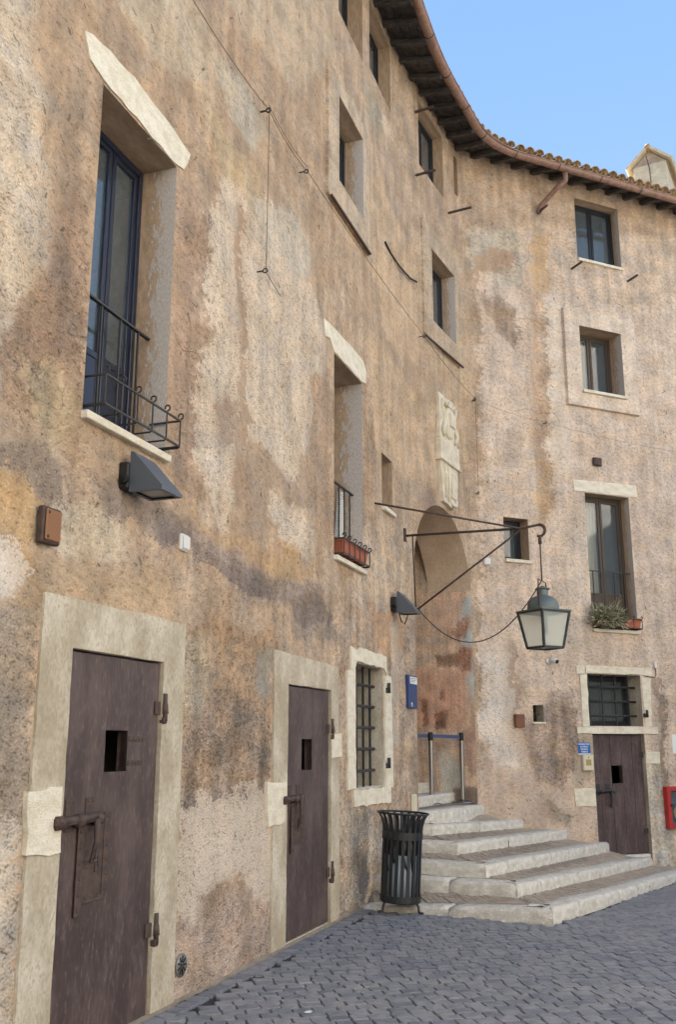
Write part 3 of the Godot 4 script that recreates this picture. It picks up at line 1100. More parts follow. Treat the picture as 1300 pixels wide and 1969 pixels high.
	# thin stone sill
	if kind in ["french", "french_open", "french_pair", "slot", "pair", "pair_bare"]:
		var lip := 0.05
		part("sill", box_mesh(Vector3(x0 - (0.0 if kind == "slot" else 0.01), -0.05, -depth + 0.02), Vector3(x1 + 0.02, 0.004, proud + lip), 0.006), mats["travertine"], root)
	if kind == "barred":
		part("sill", box_mesh(Vector3(x0, -0.03, -depth + 0.02), Vector3(x1, 0.006, -0.012), 0.006), mats["travertine"], root)
		var rows := 5 if s0 < 12.0 else 3
		var cols := 4
		var zb := -0.12 if s0 < 12.0 else -0.16
		for k in cols:
			var x := lerpf(x0, x1, (k + 0.55) / (cols + 0.1))
			part("bar", bar_mesh(Vector3(x, 0.0, zb), Vector3(x, hh, zb), 0.024, 0.024), mats["dark_iron"], root)
		for k in rows:
			var y := hh * (k + 0.75) / (rows + 0.6)
			part("bar", tube_mesh([Vector3(x0, y, zb + 0.004), Vector3(x1, y, zb + 0.004)], 0.018, 7), mats["dark_iron"], root)

func frame_ring(parent: Node3D, called: String, x0: float, x1: float, y0: float, y1: float, w: float, z0: float, z1: float, m: Material) -> void:
	var st := st_new()
	box(st, Vector3(x0, y0, z0), Vector3(x0 + w, y1, z1), 0.004)
	box(st, Vector3(x1 - w, y0, z0), Vector3(x1, y1, z1), 0.004)
	box(st, Vector3(x0 + w, y0, z0 + 0.001), Vector3(x1 - w, y0 + w, z1 - 0.001), 0.004)
	box(st, Vector3(x0 + w, y1 - w, z0 + 0.001), Vector3(x1 - w, y1, z1 - 0.001), 0.004)
	part(called, done(st), m, parent)

func iron_door(s0: float, s1: float, h0: float, h1: float, which: int) -> void:
	holes.append([s0, s1, h0 - 0.7, h1])
	var sc := (s0 + s1) * 0.5
	var root := node_part("door", wframe(sc, h0), building)
	var inv := root.transform.affine_inverse()
	var w := (s1 - s0) * 0.5
	var hh := h1 - h0
	var rec := -0.008 if which < 2 else -0.07
	# recess sides
	var st := st_new()
	for sg in [-1.0, 1.0]:
		var p := [Vector3(sg * w, -0.5, 0.0), Vector3(sg * w, -0.5, -0.3), Vector3(sg * w, hh, -0.3), Vector3(sg * w, hh, 0.0)]
		if sg > 0.0:
			p.reverse()
		quad(st, p[0], p[1], p[2], p[3])
	quad(st, Vector3(-w, hh, -0.3), Vector3(w, hh, -0.3), Vector3(w, hh, 0.0), Vector3(-w, hh, 0.0))
	part("recess", done(st), mats["cement"], root)
	# threshold
	part("threshold", box_mesh(Vector3(-w + 0.003, -0.3, -0.3), Vector3(w - 0.003, 0.0, 0.0 if which < 2 else -0.03), 0.01), mats["cement" if which < 2 else "step_stone"], root)
	# peephole place
	var ph := [[-0.10, 0.16, 1.53, 1.78], [-0.17, 0.11, 1.42, 1.70], [-0.13, 0.09, 1.10, 1.38]][which] as Array
	var dm: Material = mats["door_iron" if which < 2 else "door_wood"]
	var x0 := -w + 0.006
	var x1 := w - 0.010
	var y1 := hh - 0.012
	var zf := rec
	var zb := rec - 0.06
	if which < 2:
		st = st_new()
		box(st, Vector3(x0, 0.012, zb), Vector3(ph[0], y1, zf), 0.004)
		box(st, Vector3(ph[1], 0.012, zb), Vector3(x1, y1, zf), 0.004)
		box(st, Vector3(ph[0] - 0.003, 0.012, zb), Vector3(ph[1] + 0.003, ph[2], zf - 0.0003), 0.0)
		box(st, Vector3(ph[0] - 0.003, ph[3], zb), Vector3(ph[1] + 0.003, y1, zf - 0.0003), 0.0)
		part("leaf", done(st), dm, root)
	else:
		# planks
		var edges := [x0, -0.36, -0.13, 0.09, 0.31, x1]
		for k in 5:
			var ea: float = edges[k]
			var eb: float = edges[k + 1]
			if k == 2:
				part("plank", box_mesh(Vector3(ea + 0.002, 0.012, zb), Vector3(eb - 0.002, ph[2], zf), 0.004), dm, root)
				part("plank", box_mesh(Vector3(ea + 0.002, ph[3], zb), Vector3(eb - 0.002, y1, zf), 0.004), dm, root)
			else:
				part("plank", box_mesh(Vector3(ea + 0.002, 0.012, zb), Vector3(eb - 0.002, y1, zf - 0.0015 * (k % 2)), 0.004), dm, root)
		for row in [0.42, 1.62]:
			for k in 7:
				part("nail", lathe_at(Vector3(-0.3 + k * 0.115, row, zf), 0.011, 0.006), mats["rust_iron"], root)
	# peephole box
	st = st_new()
	var zz := zb - 0.02
	quad(st, Vector3(ph[1], ph[2], zz), Vector3(ph[1], ph[2], zf - 0.01), Vector3(ph[1], ph[3], zf - 0.01), Vector3(ph[1], ph[3], zz))
	quad(st, Vector3(ph[0], ph[2], zf - 0.01), Vector3(ph[0], ph[2], zz), Vector3(ph[0], ph[3], zz), Vector3(ph[0], ph[3], zf - 0.01))
	quad(st, Vector3(ph[0], ph[2], zf - 0.01), Vector3(ph[1], ph[2], zf - 0.01), Vector3(ph[1], ph[2], zz), Vector3(ph[0], ph[2], zz))
	quad(st, Vector3(ph[0], ph[3], zz), Vector3(ph[1], ph[3], zz), Vector3(ph[1], ph[3], zf - 0.01), Vector3(ph[0], ph[3], zf - 0.01))
	part("peephole", done(st), mats["rust_iron"], root)
	if which == 0:
		for y in [ph[2] + 0.05, ph[3] - 0.05]:
			part("peephole_hinge", box_mesh(Vector3(ph[1] + 0.002, y - 0.016, zf), Vector3(ph[1] + 0.18, y + 0.016, zf + 0.007), 0.002), mats["rust_iron"], root)
			for k in 5:
				part("rivet", lathe_at(Vector3(ph[1] + 0.02 + k * 0.035, y, zf + 0.007), 0.007, 0.005), mats["rust_iron"], root)
	# bolt
	var by: float = [1.27, 1.18, 0.98][which]
	var bx0: float = -w - [0.10, 0.13, 0.10][which]
	var bx1: float = -w + [0.36, 0.30, 0.40][which]
	var br: float = [0.027, 0.024, 0.020][which]
	var zc := zf + br + 0.02
	var im: Material = mats["rust_iron" if which < 2 else "dark_iron"]
	st = st_new(true)
	tube(st, [Vector3(bx0, by, zc), Vector3(bx1, by + 0.01, zc)], br, 12)
	part("bolt", done(st), im, root)
	for x in [bx0 + 0.04, -w + 0.13, bx1 - 0.04]:
		part("bolt_collar", tube_mesh([Vector3(x - 0.03, by, zc), Vector3(x + 0.03, by, zc)], br + 0.011, 12), im, root)
	for x in [-w + 0.10, -w + 0.30]:
		part("bolt_plate", box_mesh(Vector3(x - 0.045, by - 0.06, zf), Vector3(x + 0.045, by + 0.12, zf + 0.006), 0.002), im, root)
		for k in 2:
			part("rivet", lathe_at(Vector3(x - 0.025 + 0.05 * k, by + 0.10, zf + 0.006), 0.007, 0.005), im, root)
	part("bolt_handle", tube_mesh([Vector3(bx1 - 0.07, by, zc + 0.02), Vector3(bx1 - 0.08, by - 0.12, zc + 0.03), Vector3(bx1 - 0.10, by - 0.24, zc + 0.01)], 0.022, 8, 0.012), im, root)
	part("bolt_ring", tube_mesh([Vector3(bx1 - 0.11, by - 0.235, zc + 0.012), Vector3(bx1 - 0.05, by - 0.235, zc + 0.012)], 0.011, 7), im, root)
	# lock plate
	var lx0: float = bx1 - 0.16
	var lx1: float = bx1 + [0.12, 0.10, 0.06][which]
	var ly0: float = by - [0.47, 0.40, 0.22][which]
	var ly1: float = by - [0.02, 0.06, 0.02][which]
	part("lock_plate", box_mesh(Vector3(lx0, ly0, zf), Vector3(lx1, ly1, zf + 0.010), 0.003), mats["rust_iron"], root)
	if which < 2:
		part("lock_band", box_mesh(Vector3(lx1 - 0.03, ly0 + 0.03, zf + 0.010), Vector3(lx1 + 0.04, ly1 + 0.05, zf + 0.016), 0.002), mats["rust_iron"], root)
		part("lock_band", box_mesh(Vector3(lx0 - 0.02, ly0 - 0.06, zf + 0.010), Vector3(lx0 + 0.045, ly1 - 0.02, zf + 0.016), 0.002), mats["rust_iron"], root)
		for k in 6:
			part("rivet", lathe_at(Vector3(lx1 + 0.005, lerpf(ly0 + 0.06, ly1 + 0.02, k / 5.0), zf + 0.016), 0.009, 0.006), mats["rust_iron"], root)
			part("rivet", lathe_at(Vector3(lx0 + 0.012, lerpf(ly0 - 0.03, ly1 - 0.05, k / 5.0), zf + 0.016), 0.009, 0.006), mats["rust_iron"], root)
		for k in 3:
			part("rivet", lathe_at(Vector3(lerpf(lx0 + 0.09, lx1 - 0.07, k / 2.0), ly0 + 0.03, zf + 0.010), 0.009, 0.006), mats["rust_iron"], root)
	var kx := lx1 - 0.09
	part("keyhole_cover", prism_xf(ragged([Vector2(-0.022, -0.06), Vector2(0.022, -0.06), Vector2(0.022, 0.06), Vector2(-0.022, 0.06)], 1.0, 0.0, 1), 0.0, 0.008, Vector3(kx, (ly0 + ly1) * 0.5, zf + 0.010)), mats["rust_iron"], root)
	part("keyhole", box_mesh(Vector3(kx - 0.006, (ly0 + ly1) * 0.5 - 0.03, zf + 0.0175), Vector3(kx + 0.006, (ly0 + ly1) * 0.5 + 0.03, zf + 0.0195)), mats["black_plastic"], root)
	# back of the recess, below and behind the leaf
	st = st_new()
	var k0 := Vector3(-w - 0.1, -1.0, -0.28)
	var k1 := Vector3(w + 0.1, hh + 0.1, -2.6)
	quad(st, Vector3(k0.x, k0.y, k1.z), Vector3(k1.x, k0.y, k1.z), Vector3(k1.x, k1.y, k1.z), Vector3(k0.x, k1.y, k1.z))
	quad(st, Vector3(k0.x, k0.y, k0.z), Vector3(k0.x, k0.y, k1.z), Vector3(k0.x, k1.y, k1.z), Vector3(k0.x, k1.y, k0.z))
	quad(st, Vector3(k1.x, k0.y, k1.z), Vector3(k1.x, k0.y, k0.z), Vector3(k1.x, k1.y, k0.z), Vector3(k1.x, k1.y, k1.z))
	quad(st, Vector3(k0.x, k1.y, k0.z), Vector3(k0.x, k1.y, k1.z), Vector3(k1.x, k1.y, k1.z), Vector3(k1.x, k1.y, k0.z))
	quad(st, Vector3(k0.x, k0.y, k0.z), Vector3(k1.x, k0.y, k0.z), Vector3(k1.x, k0.y, k1.z), Vector3(k0.x, k0.y, k1.z))
	part("cell", done(st), mats["dark_room"], root)
	part("recess", box_mesh(Vector3(-w, -1.0, -0.30), Vector3(w, -0.302, -0.01)), mats["cement"], root)
	# hinges on the right jamb
	for y in [[1.93, 0.53], [1.80, 0.45], [1.55, 0.35]][which]:
		part("hinge", box_mesh(Vector3(w - 0.07, y - 0.04, zf), Vector3(w + 0.02, y + 0.045, zf + 0.014), 0.003), im, root)
		part("hinge_pin", tube_mesh([Vector3(w + 0.025, y - 0.085, zf + 0.035), Vector3(w + 0.025, y + 0.10, zf + 0.028)], 0.018, 10), im, root)
		part("hinge_collar", tube_mesh([Vector3(w + 0.025, y - 0.035, zf + 0.035), Vector3(w + 0.025, y + 0.03, zf + 0.028)], 0.024, 10), im, root)
		part("hinge_hook", box_mesh(Vector3(w + 0.0, y - 0.10, -0.01), Vector3(w + 0.045, y - 0.055, zf + 0.045), 0.006), im, root)

func lathe_at(p: Vector3, r: float, t: float) -> ArrayMesh:
	# small domed rivet standing out along z
	var st := st_new(true)
	lathe(st, [Vector2(r, 0.0), Vector2(r * 0.8, t * 0.7), Vector2(0.0, t)], 8, Transform3D(Basis(Vector3.RIGHT, PI / 2), p))
	return done(st)

func prism_xf(poly: PackedVector2Array, z0: float, z1: float, at: Vector3) -> ArrayMesh:
	var o := PackedVector2Array()
	for p in poly:
		o.append(p + Vector2(at.x, at.y))
	return prism_mesh(o, at.z + z0, at.z + z1, 0.002)

# stone or cement piece lying on the wall, outline given in photo pixels
func wall_stone(called: String, px: Array, z0: float, z1: float, mat: String, amp: float, sd: int, bev := 0.004) -> void:
	var c := Vector2.ZERO
	var q := []
	for k in range(0, px.size(), 2):
		var w := wp(px[k], px[k + 1])
		q.append(w)
		c += w
	c /= q.size()
	var loc := []
	for w in q:
		loc.append(w - c)
	part(called, prism_mesh(ragged(loc, 0.10, amp, sd), z0, z1, bev), mats[mat], building, wframe(c.x, c.y))

# ================================================================ the arched passage
var pass_in := Vector2.ZERO
var pass_c := Vector2.ZERO

func pw(u: float, v: float) -> Vector2:
	# photo pixel -> (metres into the passage, height) on its right-hand wall
	var d := ray(u, v)
	var det := d.x * -pass_in.y + pass_in.x * d.z
	var t := (pass_c.x * -pass_in.y + pass_in.x * pass_c.y) / det
	var k := (d.x * pass_c.y - d.z * pass_c.x) / det
	return Vector2(k, EYE + t * d.y)

func patch_in(c: Array, px: Array, mottle := 1.0, speck := 1.0, hgt := 0) -> void:
	pal.append([c[0], c[1], c[2], mottle, speck, hgt])
	var id := pal.size() - 1
	var poly := PackedVector2Array()
	for k in range(0, px.size(), 2):
		var w := pw(px[k], px[k + 1])
		poly.append(Vector2(w.x / 2.0 * 256.0, (4.6 - w.y) / 4.2 * 512.0))
	for y in 512:
		for x in 256:
			if Geometry2D.is_point_in_polygon(Vector2(x + 0.5, y + 0.5), poly):
				ids[y * 256 + x] = id

func p3(p: Vector2, h: float) -> Vector3:
	return Vector3(p.x, h, -p.y)

func build_passage() -> void:
	var dir := seg_dir(1)
	pass_in = -out_of(dir)
	pass_c = plan(ARC_S1)
	var root := node_part("passage", Transform3D(), building)
	# soffit of the arch
	var st := st_new(true)
	var dep := 0.72
	var n := 40
	var pv := []
	for i in n + 1:
		var s := lerpf(ARC_S0, ARC_S1, 0.5 - 0.5 * cos(PI * i / n))
		var f := wpos(s, arch_h(s), 0.0)
		var q := [f]
		for k in 4:
			q.append(p3(plan(s) + pass_in * dep * (k + 1) / 4.0, arch_h(s)))
		if i > 0:
			for k in 4:
				quad(st, pv[k], pv[k + 1], q[k + 1], q[k])
		pv = q
	part("vault", done(st), mats["inner_plaster"], root)
	# end face of the vault and the higher space behind
	st = st_new()
	var pa := plan(ARC_S0)
	var pb := plan(ARC_S1)
	var last := Vector3.ZERO
	for i in n + 1:
		var s := lerpf(ARC_S0, ARC_S1, 0.5 - 0.5 * cos(PI * i / n))
		var b := p3(plan(s) + pass_in * dep, arch_h(s))
		if i > 0:
			quad(st, b, last, Vector3(last.x, 6.2, last.z), Vector3(b.x, 6.2, b.z))
		last = b
	var far := 3.6
	quad(st, p3(pa + pass_in * far, 0.3), p3(pb + pass_in * far, 0.3), p3(pb + pass_in * far, 6.2), p3(pa + pass_in * far, 6.2))
	quad(st, p3(pa + pass_in * dep, 6.2), p3(pa + pass_in * far, 6.2), p3(pb + pass_in * far, 6.2), p3(pb + pass_in * dep, 6.2))
	# left wall, and the upper right wall
	quad(st, p3(pa, 0.3), p3(pa + pass_in * far, 0.3), p3(pa + pass_in * far, ARC_SPRING), p3(pa, ARC_SPRING))
	quad(st, p3(pa + pass_in * dep, ARC_SPRING), p3(pa + pass_in * far, ARC_SPRING), p3(pa + pass_in * far, 6.2), p3(pa + pass_in * dep, 6.2))
	quad(st, p3(pb + pass_in * far, 4.6), p3(pb + pass_in * dep, 4.6), p3(pb + pass_in * dep, 6.2), p3(pb + pass_in * far, 6.2))
	quad(st, p3(pb + pass_in * far, 0.3), p3(pb + pass_in * 2.0, 0.3), p3(pb + pass_in * 2.0, 4.6), p3(pb + pass_in * far, 4.6))
	part("inner_wall", done(st), mats["inner_plaster"], root)
	# painted right-hand wall
	ids.resize(256 * 512)
	ids.fill(0)
	pal = []
	patch_in([214, 182, 156], [0, 0, 0, 1])
	patch_in([204, 178, 152], [780, 900, 925, 900, 925, 1125, 880, 1130, 840, 1140, 780, 1150])
	patch_in([206, 178, 152], [780, 1150, 850, 1150, 862, 1205, 840, 1240, 780, 1255])
	patch_in([216, 178, 152], [828, 1140, 892, 1138, 890, 1200, 868, 1216, 834, 1200], 0.7)
	patch_in([214, 166, 138], [780, 1288, 892, 1288, 896, 1400, 780, 1402], 0.8)
	patch_in([196, 204, 206], [906, 1106, 935, 1106, 935, 1400, 906, 1335, 899, 1250, 880, 1212, 890, 1170, 900, 1150], 0.6)
	patch_in([184, 134, 108], [882, 1192, 906, 1186, 896, 1226, 868, 1222], 1.5)
	patch_in([182, 130, 104], [884, 1245, 907, 1245, 907, 1290, 884, 1290], 1.5)
	patch_in([150, 102, 76], [812, 1345, 822, 1345, 825, 1392, 813, 1400], 1.5)
	patch_in([156, 108, 82], [834, 1372, 862, 1362, 860, 1402, 836, 1404], 2.0)
	patch_in([152, 104, 78], [848, 1325, 857, 1325, 857, 1350, 848, 1350], 1.5)
	patch_in([156, 122, 98], [838, 1259, 884, 1256, 885, 1283, 838, 1285], 1.2, 2.0, -20)
	patch_in([196, 168, 144], [780, 1402, 850, 1402, 846, 1540, 780, 1540])
	patch_in([194, 190, 176], [842, 1448, 872, 1455, 886, 1482, 892, 1512, 870, 1532, 850, 1522], 0.7)
	patch_in([194, 156, 136], [893, 1395, 935, 1402, 935, 1505, 905, 1485, 890, 1450], 0.8)
	patch_in([138, 120, 108], [872, 1516, 935, 1512, 935, 1570, 868, 1570], 0.8)
	var t := paint(512, 1024, 256, 512, 300, 3.0, 0.2, 120)
	var m := StandardMaterial3D.new()
	m.resource_name = "peeling_paint"
	m.albedo_texture = t[0]
	m.roughness = 0.9
	m.heightmap_enabled = true
	m.heightmap_texture = t[1]
	m.heightmap_scale = 1.2
	st = st_new()
	for part_ in [[0.0, dep, 0.4, ARC_SPRING], [dep, 2.0, 0.4, 4.6]]:
		var a0: float = part_[0]
		var a1: float = part_[1]
		var b0: float = part_[2]
		var b1: float = part_[3]
		quad_uv(st, [p3(pb + pass_in * a1, b0), p3(pb + pass_in * a0, b0), p3(pb + pass_in * a0, b1), p3(pb + pass_in * a1, b1)],
			[Vector2(a1 / 2.0, (4.6 - b0) / 4.2), Vector2(a0 / 2.0, (4.6 - b0) / 4.2), Vector2(a0 / 2.0, (4.6 - b1) / 4.2), Vector2(a1 / 2.0, (4.6 - b1) / 4.2)])
	part("painted_wall", done(st), m, root)
	# floor and the inner steps
	st = st_new()
	quad(st, p3(pa, 0.71), p3(pb, 0.71), p3(pb + pass_in * far, 0.71), p3(pa + pass_in * far, 0.71))
	part("landing", done(st), mats["tread_mortar"], root)
	for k in 3:
		var z0 := 0.36 + 0.42 * k
		st = st_new()
		var q := [p3(pa + pass_in * z0, 0), p3(pb + pass_in * z0, 0), p3(pb + pass_in * (z0 + 0.3), 0), p3(pa + pass_in * (z0 + 0.3), 0)]
		var yb := 0.6
		var yt := 0.71 + 0.14 * (k + 1)
		var up0 := Vector3(0, yt - 0.02, 0)
		var i3 := p3(pass_in * 0.02, 0)
		quad(st, q[0] + Vector3(0, yb, 0), q[1] + Vector3(0, yb, 0), q[1] + up0, q[0] + up0)
		quad(st, q[0] + up0, q[1] + up0, q[1] + i3 + Vector3(0, yt, 0), q[0] + i3 + Vector3(0, yt, 0))
		quad(st, q[0] + i3 + Vector3(0, yt, 0), q[1] + i3 + Vector3(0, yt, 0), q[2] + Vector3(0, yt, 0), q[3] + Vector3(0, yt, 0))
		part("step", done(st), mats["step_stone"], root)
		st = st_new()
		quad(st, q[3] + Vector3(0, yt - 0.01, 0), q[2] + Vector3(0, yt - 0.01, 0), q[2] + p3(pass_in * 0.14, yt - 0.01), q[3] + p3(pass_in * 0.14, yt - 0.01))
		part("tread", done(st), mats["tread_mortar"], root)

func build_back() -> void:
	# rear wall of the rooms along the front, so that the building is closed
	var st := st_new()
	for rg in [[-9.0, 11.2], [14.9, 23.0]]:
		var n := 12
		for k in n:
			var a := plan(lerpf(rg[0], rg[1], float(k) / n))
			var b := plan(lerpf(rg[0], rg[1], float(k + 1) / n))
			var na := out_of(wall_dir(lerpf(rg[0], rg[1], (k + 0.5) / n))) * 3.1
			quad(st, p3(a - na, -1.0), p3(b - na, -1.0), p3(b - na, 12.1), p3(a - na, 12.1))
	var q := [plan(11.2) - out_of(wall_dir(11.2)) * 3.1, plan(11.2) + pass_in * 4.2, plan(14.9) + pass_in * 4.6, plan(14.9) - out_of(wall_dir(14.9)) * 3.1]
	for k in 3:
		quad(st, p3(q[k], -1.0), p3(q[k + 1], -1.0), p3(q[k + 1], 12.1), p3(q[k], 12.1))
	part("rear_wall", done(st), mats["inner_plaster"], building)

# ================================================================ eaves, gutter, roof
func build_eaves() -> void:
	var s0 := 6.5
	var s1 := 20.5
	# gutter: half-round trough
	var st := st_new(true)
	var pv := []
	var ns := 150
	for i in ns + 1:
		var s := lerpf(s0, s1, float(i) / ns)
		var p := plan(s, 0.64)
		var n := out_of(wall_dir(s, 0.64))
		var q := []
		for k in 11:
			var an := -PI * k / 10.0
			q.append(Vector3(p.x + n.x * cos(an) * 0.072, 11.50 + sin(an) * 0.072, -(p.y + n.y * cos(an) * 0.072)))
		if i > 0:
			for k in 10:
				quad(st, pv[k], q[k], q[k + 1], pv[k + 1])
		pv = q
	part("gutter", done(st), mats["copper"], building)
	st = st_new(true)
	var rim := []
	for i in ns + 1:
		var s := lerpf(s0, s1, float(i) / ns)
		var p := plan(s, 0.712)
		rim.append(Vector3(p.x, 11.50, -p.y))
	tube(st, rim, 0.012, 6)
	part("gutter_rim", done(st), mats["copper"], building)
	# gutter brackets and lapped joints
	for i in 15:
		var s := 7.0 + i * 0.95
		var p := plan(s, 0.64)
		var n := out_of(wall_dir(s, 0.64))
		var pts := []
		for k in 9:
			var an := -PI * k / 8.0
			pts.append(Vector3(p.x + n.x * cos(an) * 0.076, 11.50 + sin(an) * 0.076, -(p.y + n.y * cos(an) * 0.076)))
		part("gutter_bracket", tube_mesh(pts, 0.007, 6), mats["dark_iron"], building)
	# rafters and boards under the roof
	var pitch := tan(deg_to_rad(17.0))
	var i := 0
	var s := 6.8
	var r := RandomNumberGenerator.new()
	r.seed = 4
	while s < 20.3:
		var a := plan(s, -0.1)
		var b := plan(s, 0.56 + r.randf_range(-0.03, 0.02))
		var ya := 11.585 + 0.66 * pitch
		var yb := 11.585
		part("rafter", bar_mesh(Vector3(a.x, ya - 0.045, -a.y), Vector3(b.x, yb - 0.045, -b.y), 0.075, 0.085), mats["old_timber"], building)
		s += 0.42
		i += 1
	for row in 5:
		var d0 := -0.02 + row * 0.125
		var ss := 6.6
		while ss < 20.3:
			var ln := r.randf_range(0.7, 1.3)
			st = st_new()
			var n2 := 3
			for k in n2:
				var sa := ss + (ln - 0.012) * k / n2
				var sb := ss + (ln - 0.012) * (k + 1) / n2
				var q := []
				var y0 := 11.590 + (0.58 - d0) * pitch + r.randf_range(0.0, 0.004)
				var y1 := 11.590 + (0.58 - d0 - 0.115) * pitch
				for e in [[sa, d0, y0], [sb, d0, y0], [sb, d0 + 0.115, y1], [sa, d0 + 0.115, y1]]:
					var p := plan(e[0], e[1])
					q.append(Vector3(p.x, e[2], -p.y))
				quad(st, q[3], q[2], q[1], q[0])
				var u := Vector3(0, 0.02, 0)
				quad(st, q[0] + u, q[1] + u, q[2] + u, q[3] + u)
				quad(st, q[2], q[3], q[3] + u, q[2] + u)
				quad(st, q[0], q[1], q[1] + u, q[0] + u)
			part("eaves_board", done(st), mats["old_timber"], building)
			ss += ln
	# roof deck
	st = st_new()
	ns = 60
	for k in ns:
		var sa := lerpf(-9.0, 23.0, float(k) / ns)
		var sb := lerpf(-9.0, 23.0, float(k + 1) / ns)
		var q := []
		for e in [[sa, 0.55], [sb, 0.55], [sb, -7.0], [sa, -7.0]]:
			var p := plan(e[0], 0.55)
			var nn := out_of(wall_dir(clampf(e[0], -9.0, 23.0)))
			if e[1] < 0.0:
				p = plan(e[0]) - nn * 7.0
			q.append(Vector3(p.x, 11.63 + (0.55 - e[1]) * pitch, -p.y))
		quad(st, q[0], q[1], q[2], q[3])
	part("roof_deck", done(st), mats["roof_tile"], building)
	# curved cover tiles, three courses along the eaves
	var variants := []
	for v in 3:
		st = st_new(true)
		var rr := RandomNumberGenerator.new()
		rr.seed = 60 + v
		var nseg := 8
		for sgn in 2:
			var pr := []
			for k in nseg + 1:
				var an := PI * k / nseg
				var ra := 0.083 - 0.013 * sgn
				var rb := 0.068 - 0.013 * sgn
				pr.append([Vector3(cos(an) * ra, sin(an) * ra * 0.9, 0.0), Vector3(cos(an) * rb, sin(an) * rb * 0.9, -0.44)])
			for k in nseg:
				if sgn == 0:
					quad(st, pr[k][0], pr[k][1], pr[k + 1][1], pr[k + 1][0])
				else:
					quad(st, pr[k + 1][0], pr[k + 1][1], pr[k][1], pr[k][0])
		for k in nseg:
			var a0 := PI * k / nseg
			var a1 := PI * (k + 1) / nseg
			quad(st, Vector3(cos(a0) * 0.07, sin(a0) * 0.063, 0), Vector3(cos(a0) * 0.083, sin(a0) * 0.0747, 0), Vector3(cos(a1) * 0.083, sin(a1) * 0.0747, 0), Vector3(cos(a1) * 0.07, sin(a1) * 0.063, 0))
		variants.append(done(st))
	for row in 3:
		s = 7.0
		while s < 20.4:
			var d := 0.62 - row * 0.36
			var p := plan(s, d)
			var e := wall_dir(s, 0.5)
			var n := out_of(e)
			var bs := Basis(Vector3(e.x, 0, -e.y), Vector3.UP, Vector3(n.x, 0, -n.y))
			bs = bs * Basis(Vector3.RIGHT, deg_to_rad(17.0 - 3.0)) * Basis(Vector3.UP, r.randf_range(-0.07, 0.07))
			part("roof_tile", variants[r.randi() % 3], mats["roof_tile"], building, Transform3D(bs, Vector3(p.x, 11.655 + row * 0.36 * pitch + r.randf_range(-0.008, 0.012), -p.y)))
			# pan tile between
			if row == 0:
				var p2 := plan(s + 0.105, d - 0.02)
				part("roof_tile", variants[r.randi() % 3], mats["roof_tile"], building, Transform3D(bs * Basis(Vector3.BACK, PI), Vector3(p2.x, 11.69, -p2.y)))
			s += 0.21
	# down pipe elbow near the corner of the right wall
	var w := wp(1034, 402)
	var g := plan(15.75, 0.60)
	var top := Vector3(g.x, 11.44, -g.y)
	var bot := wpos(w.x, w.y, 0.03)
	part("downpipe", tube_mesh([top, top + Vector3(0, -0.15, 0), top.lerp(bot, 0.35) + Vector3(0, -0.08, 0), bot + (top - bot) * 0.12 + Vector3(0, -0.02, 0), bot + Vector3(0, -0.1, 0)], 0.048, 12), mats["copper"], building)

# ================================================================ ground
func inside_court(p: Vector2, margin: float) -> bool:
	# in front of the wall by at least the margin
	for i in 3:
		var e := seg_dir(i)
		var n := out_of(e)
		if (p - plan_pts[i]).dot(n) < margin:
			return false
	return true

var step_edges := []   # filled by prepare_steps: [left end, corner, right end]

func prepare_steps() -> void:
	var corners := [Vector3(2.05, 0.035, 9.86), Vector3(1.83, 0.17, 10.5), Vector3(1.58, 0.305, 10.93), Vector3(1.39, 0.44, 11.84), Vector3(1.185, 0.575, 12.72)]
	var right := [[18.25, -0.40], [17.29, -0.21], [16.44, 0.05], [15.65, 0.27], [14.85, 0.45], [14.1, 0.68]]
	var e0 := seg_dir(0)
	var n0 := out_of(e0)
	for k in 5:
		var c: Vector3 = corners[k]
		var dir := Vector2(-0.895, 0.445)
		var cp2 := Vector2(c.x, c.z)
		var t := -((cp2 - plan_pts[0]).dot(n0)) / dir.dot(n0)
		var l := cp2 + dir * t
		var lh := c.y
		if k == 0:
			lh = -0.075
		var rp := plan(right[k][0])
		step_edges.append([Vector3(l.x, lh, -l.y), Vector3(c.x, c.y, -c.z), Vector3(rp.x, right[k][1], -rp.y)])
	var a := plan(11.62, 0.10)
	var b := plan(13.0, 0.16)
	var c6 := plan(14.1, 0.03)
	step_edges.append([Vector3(a.x, 0.72, -a.y), Vector3(b.x, 0.71, -b.y), Vector3(c6.x, 0.69, -c6.y)])

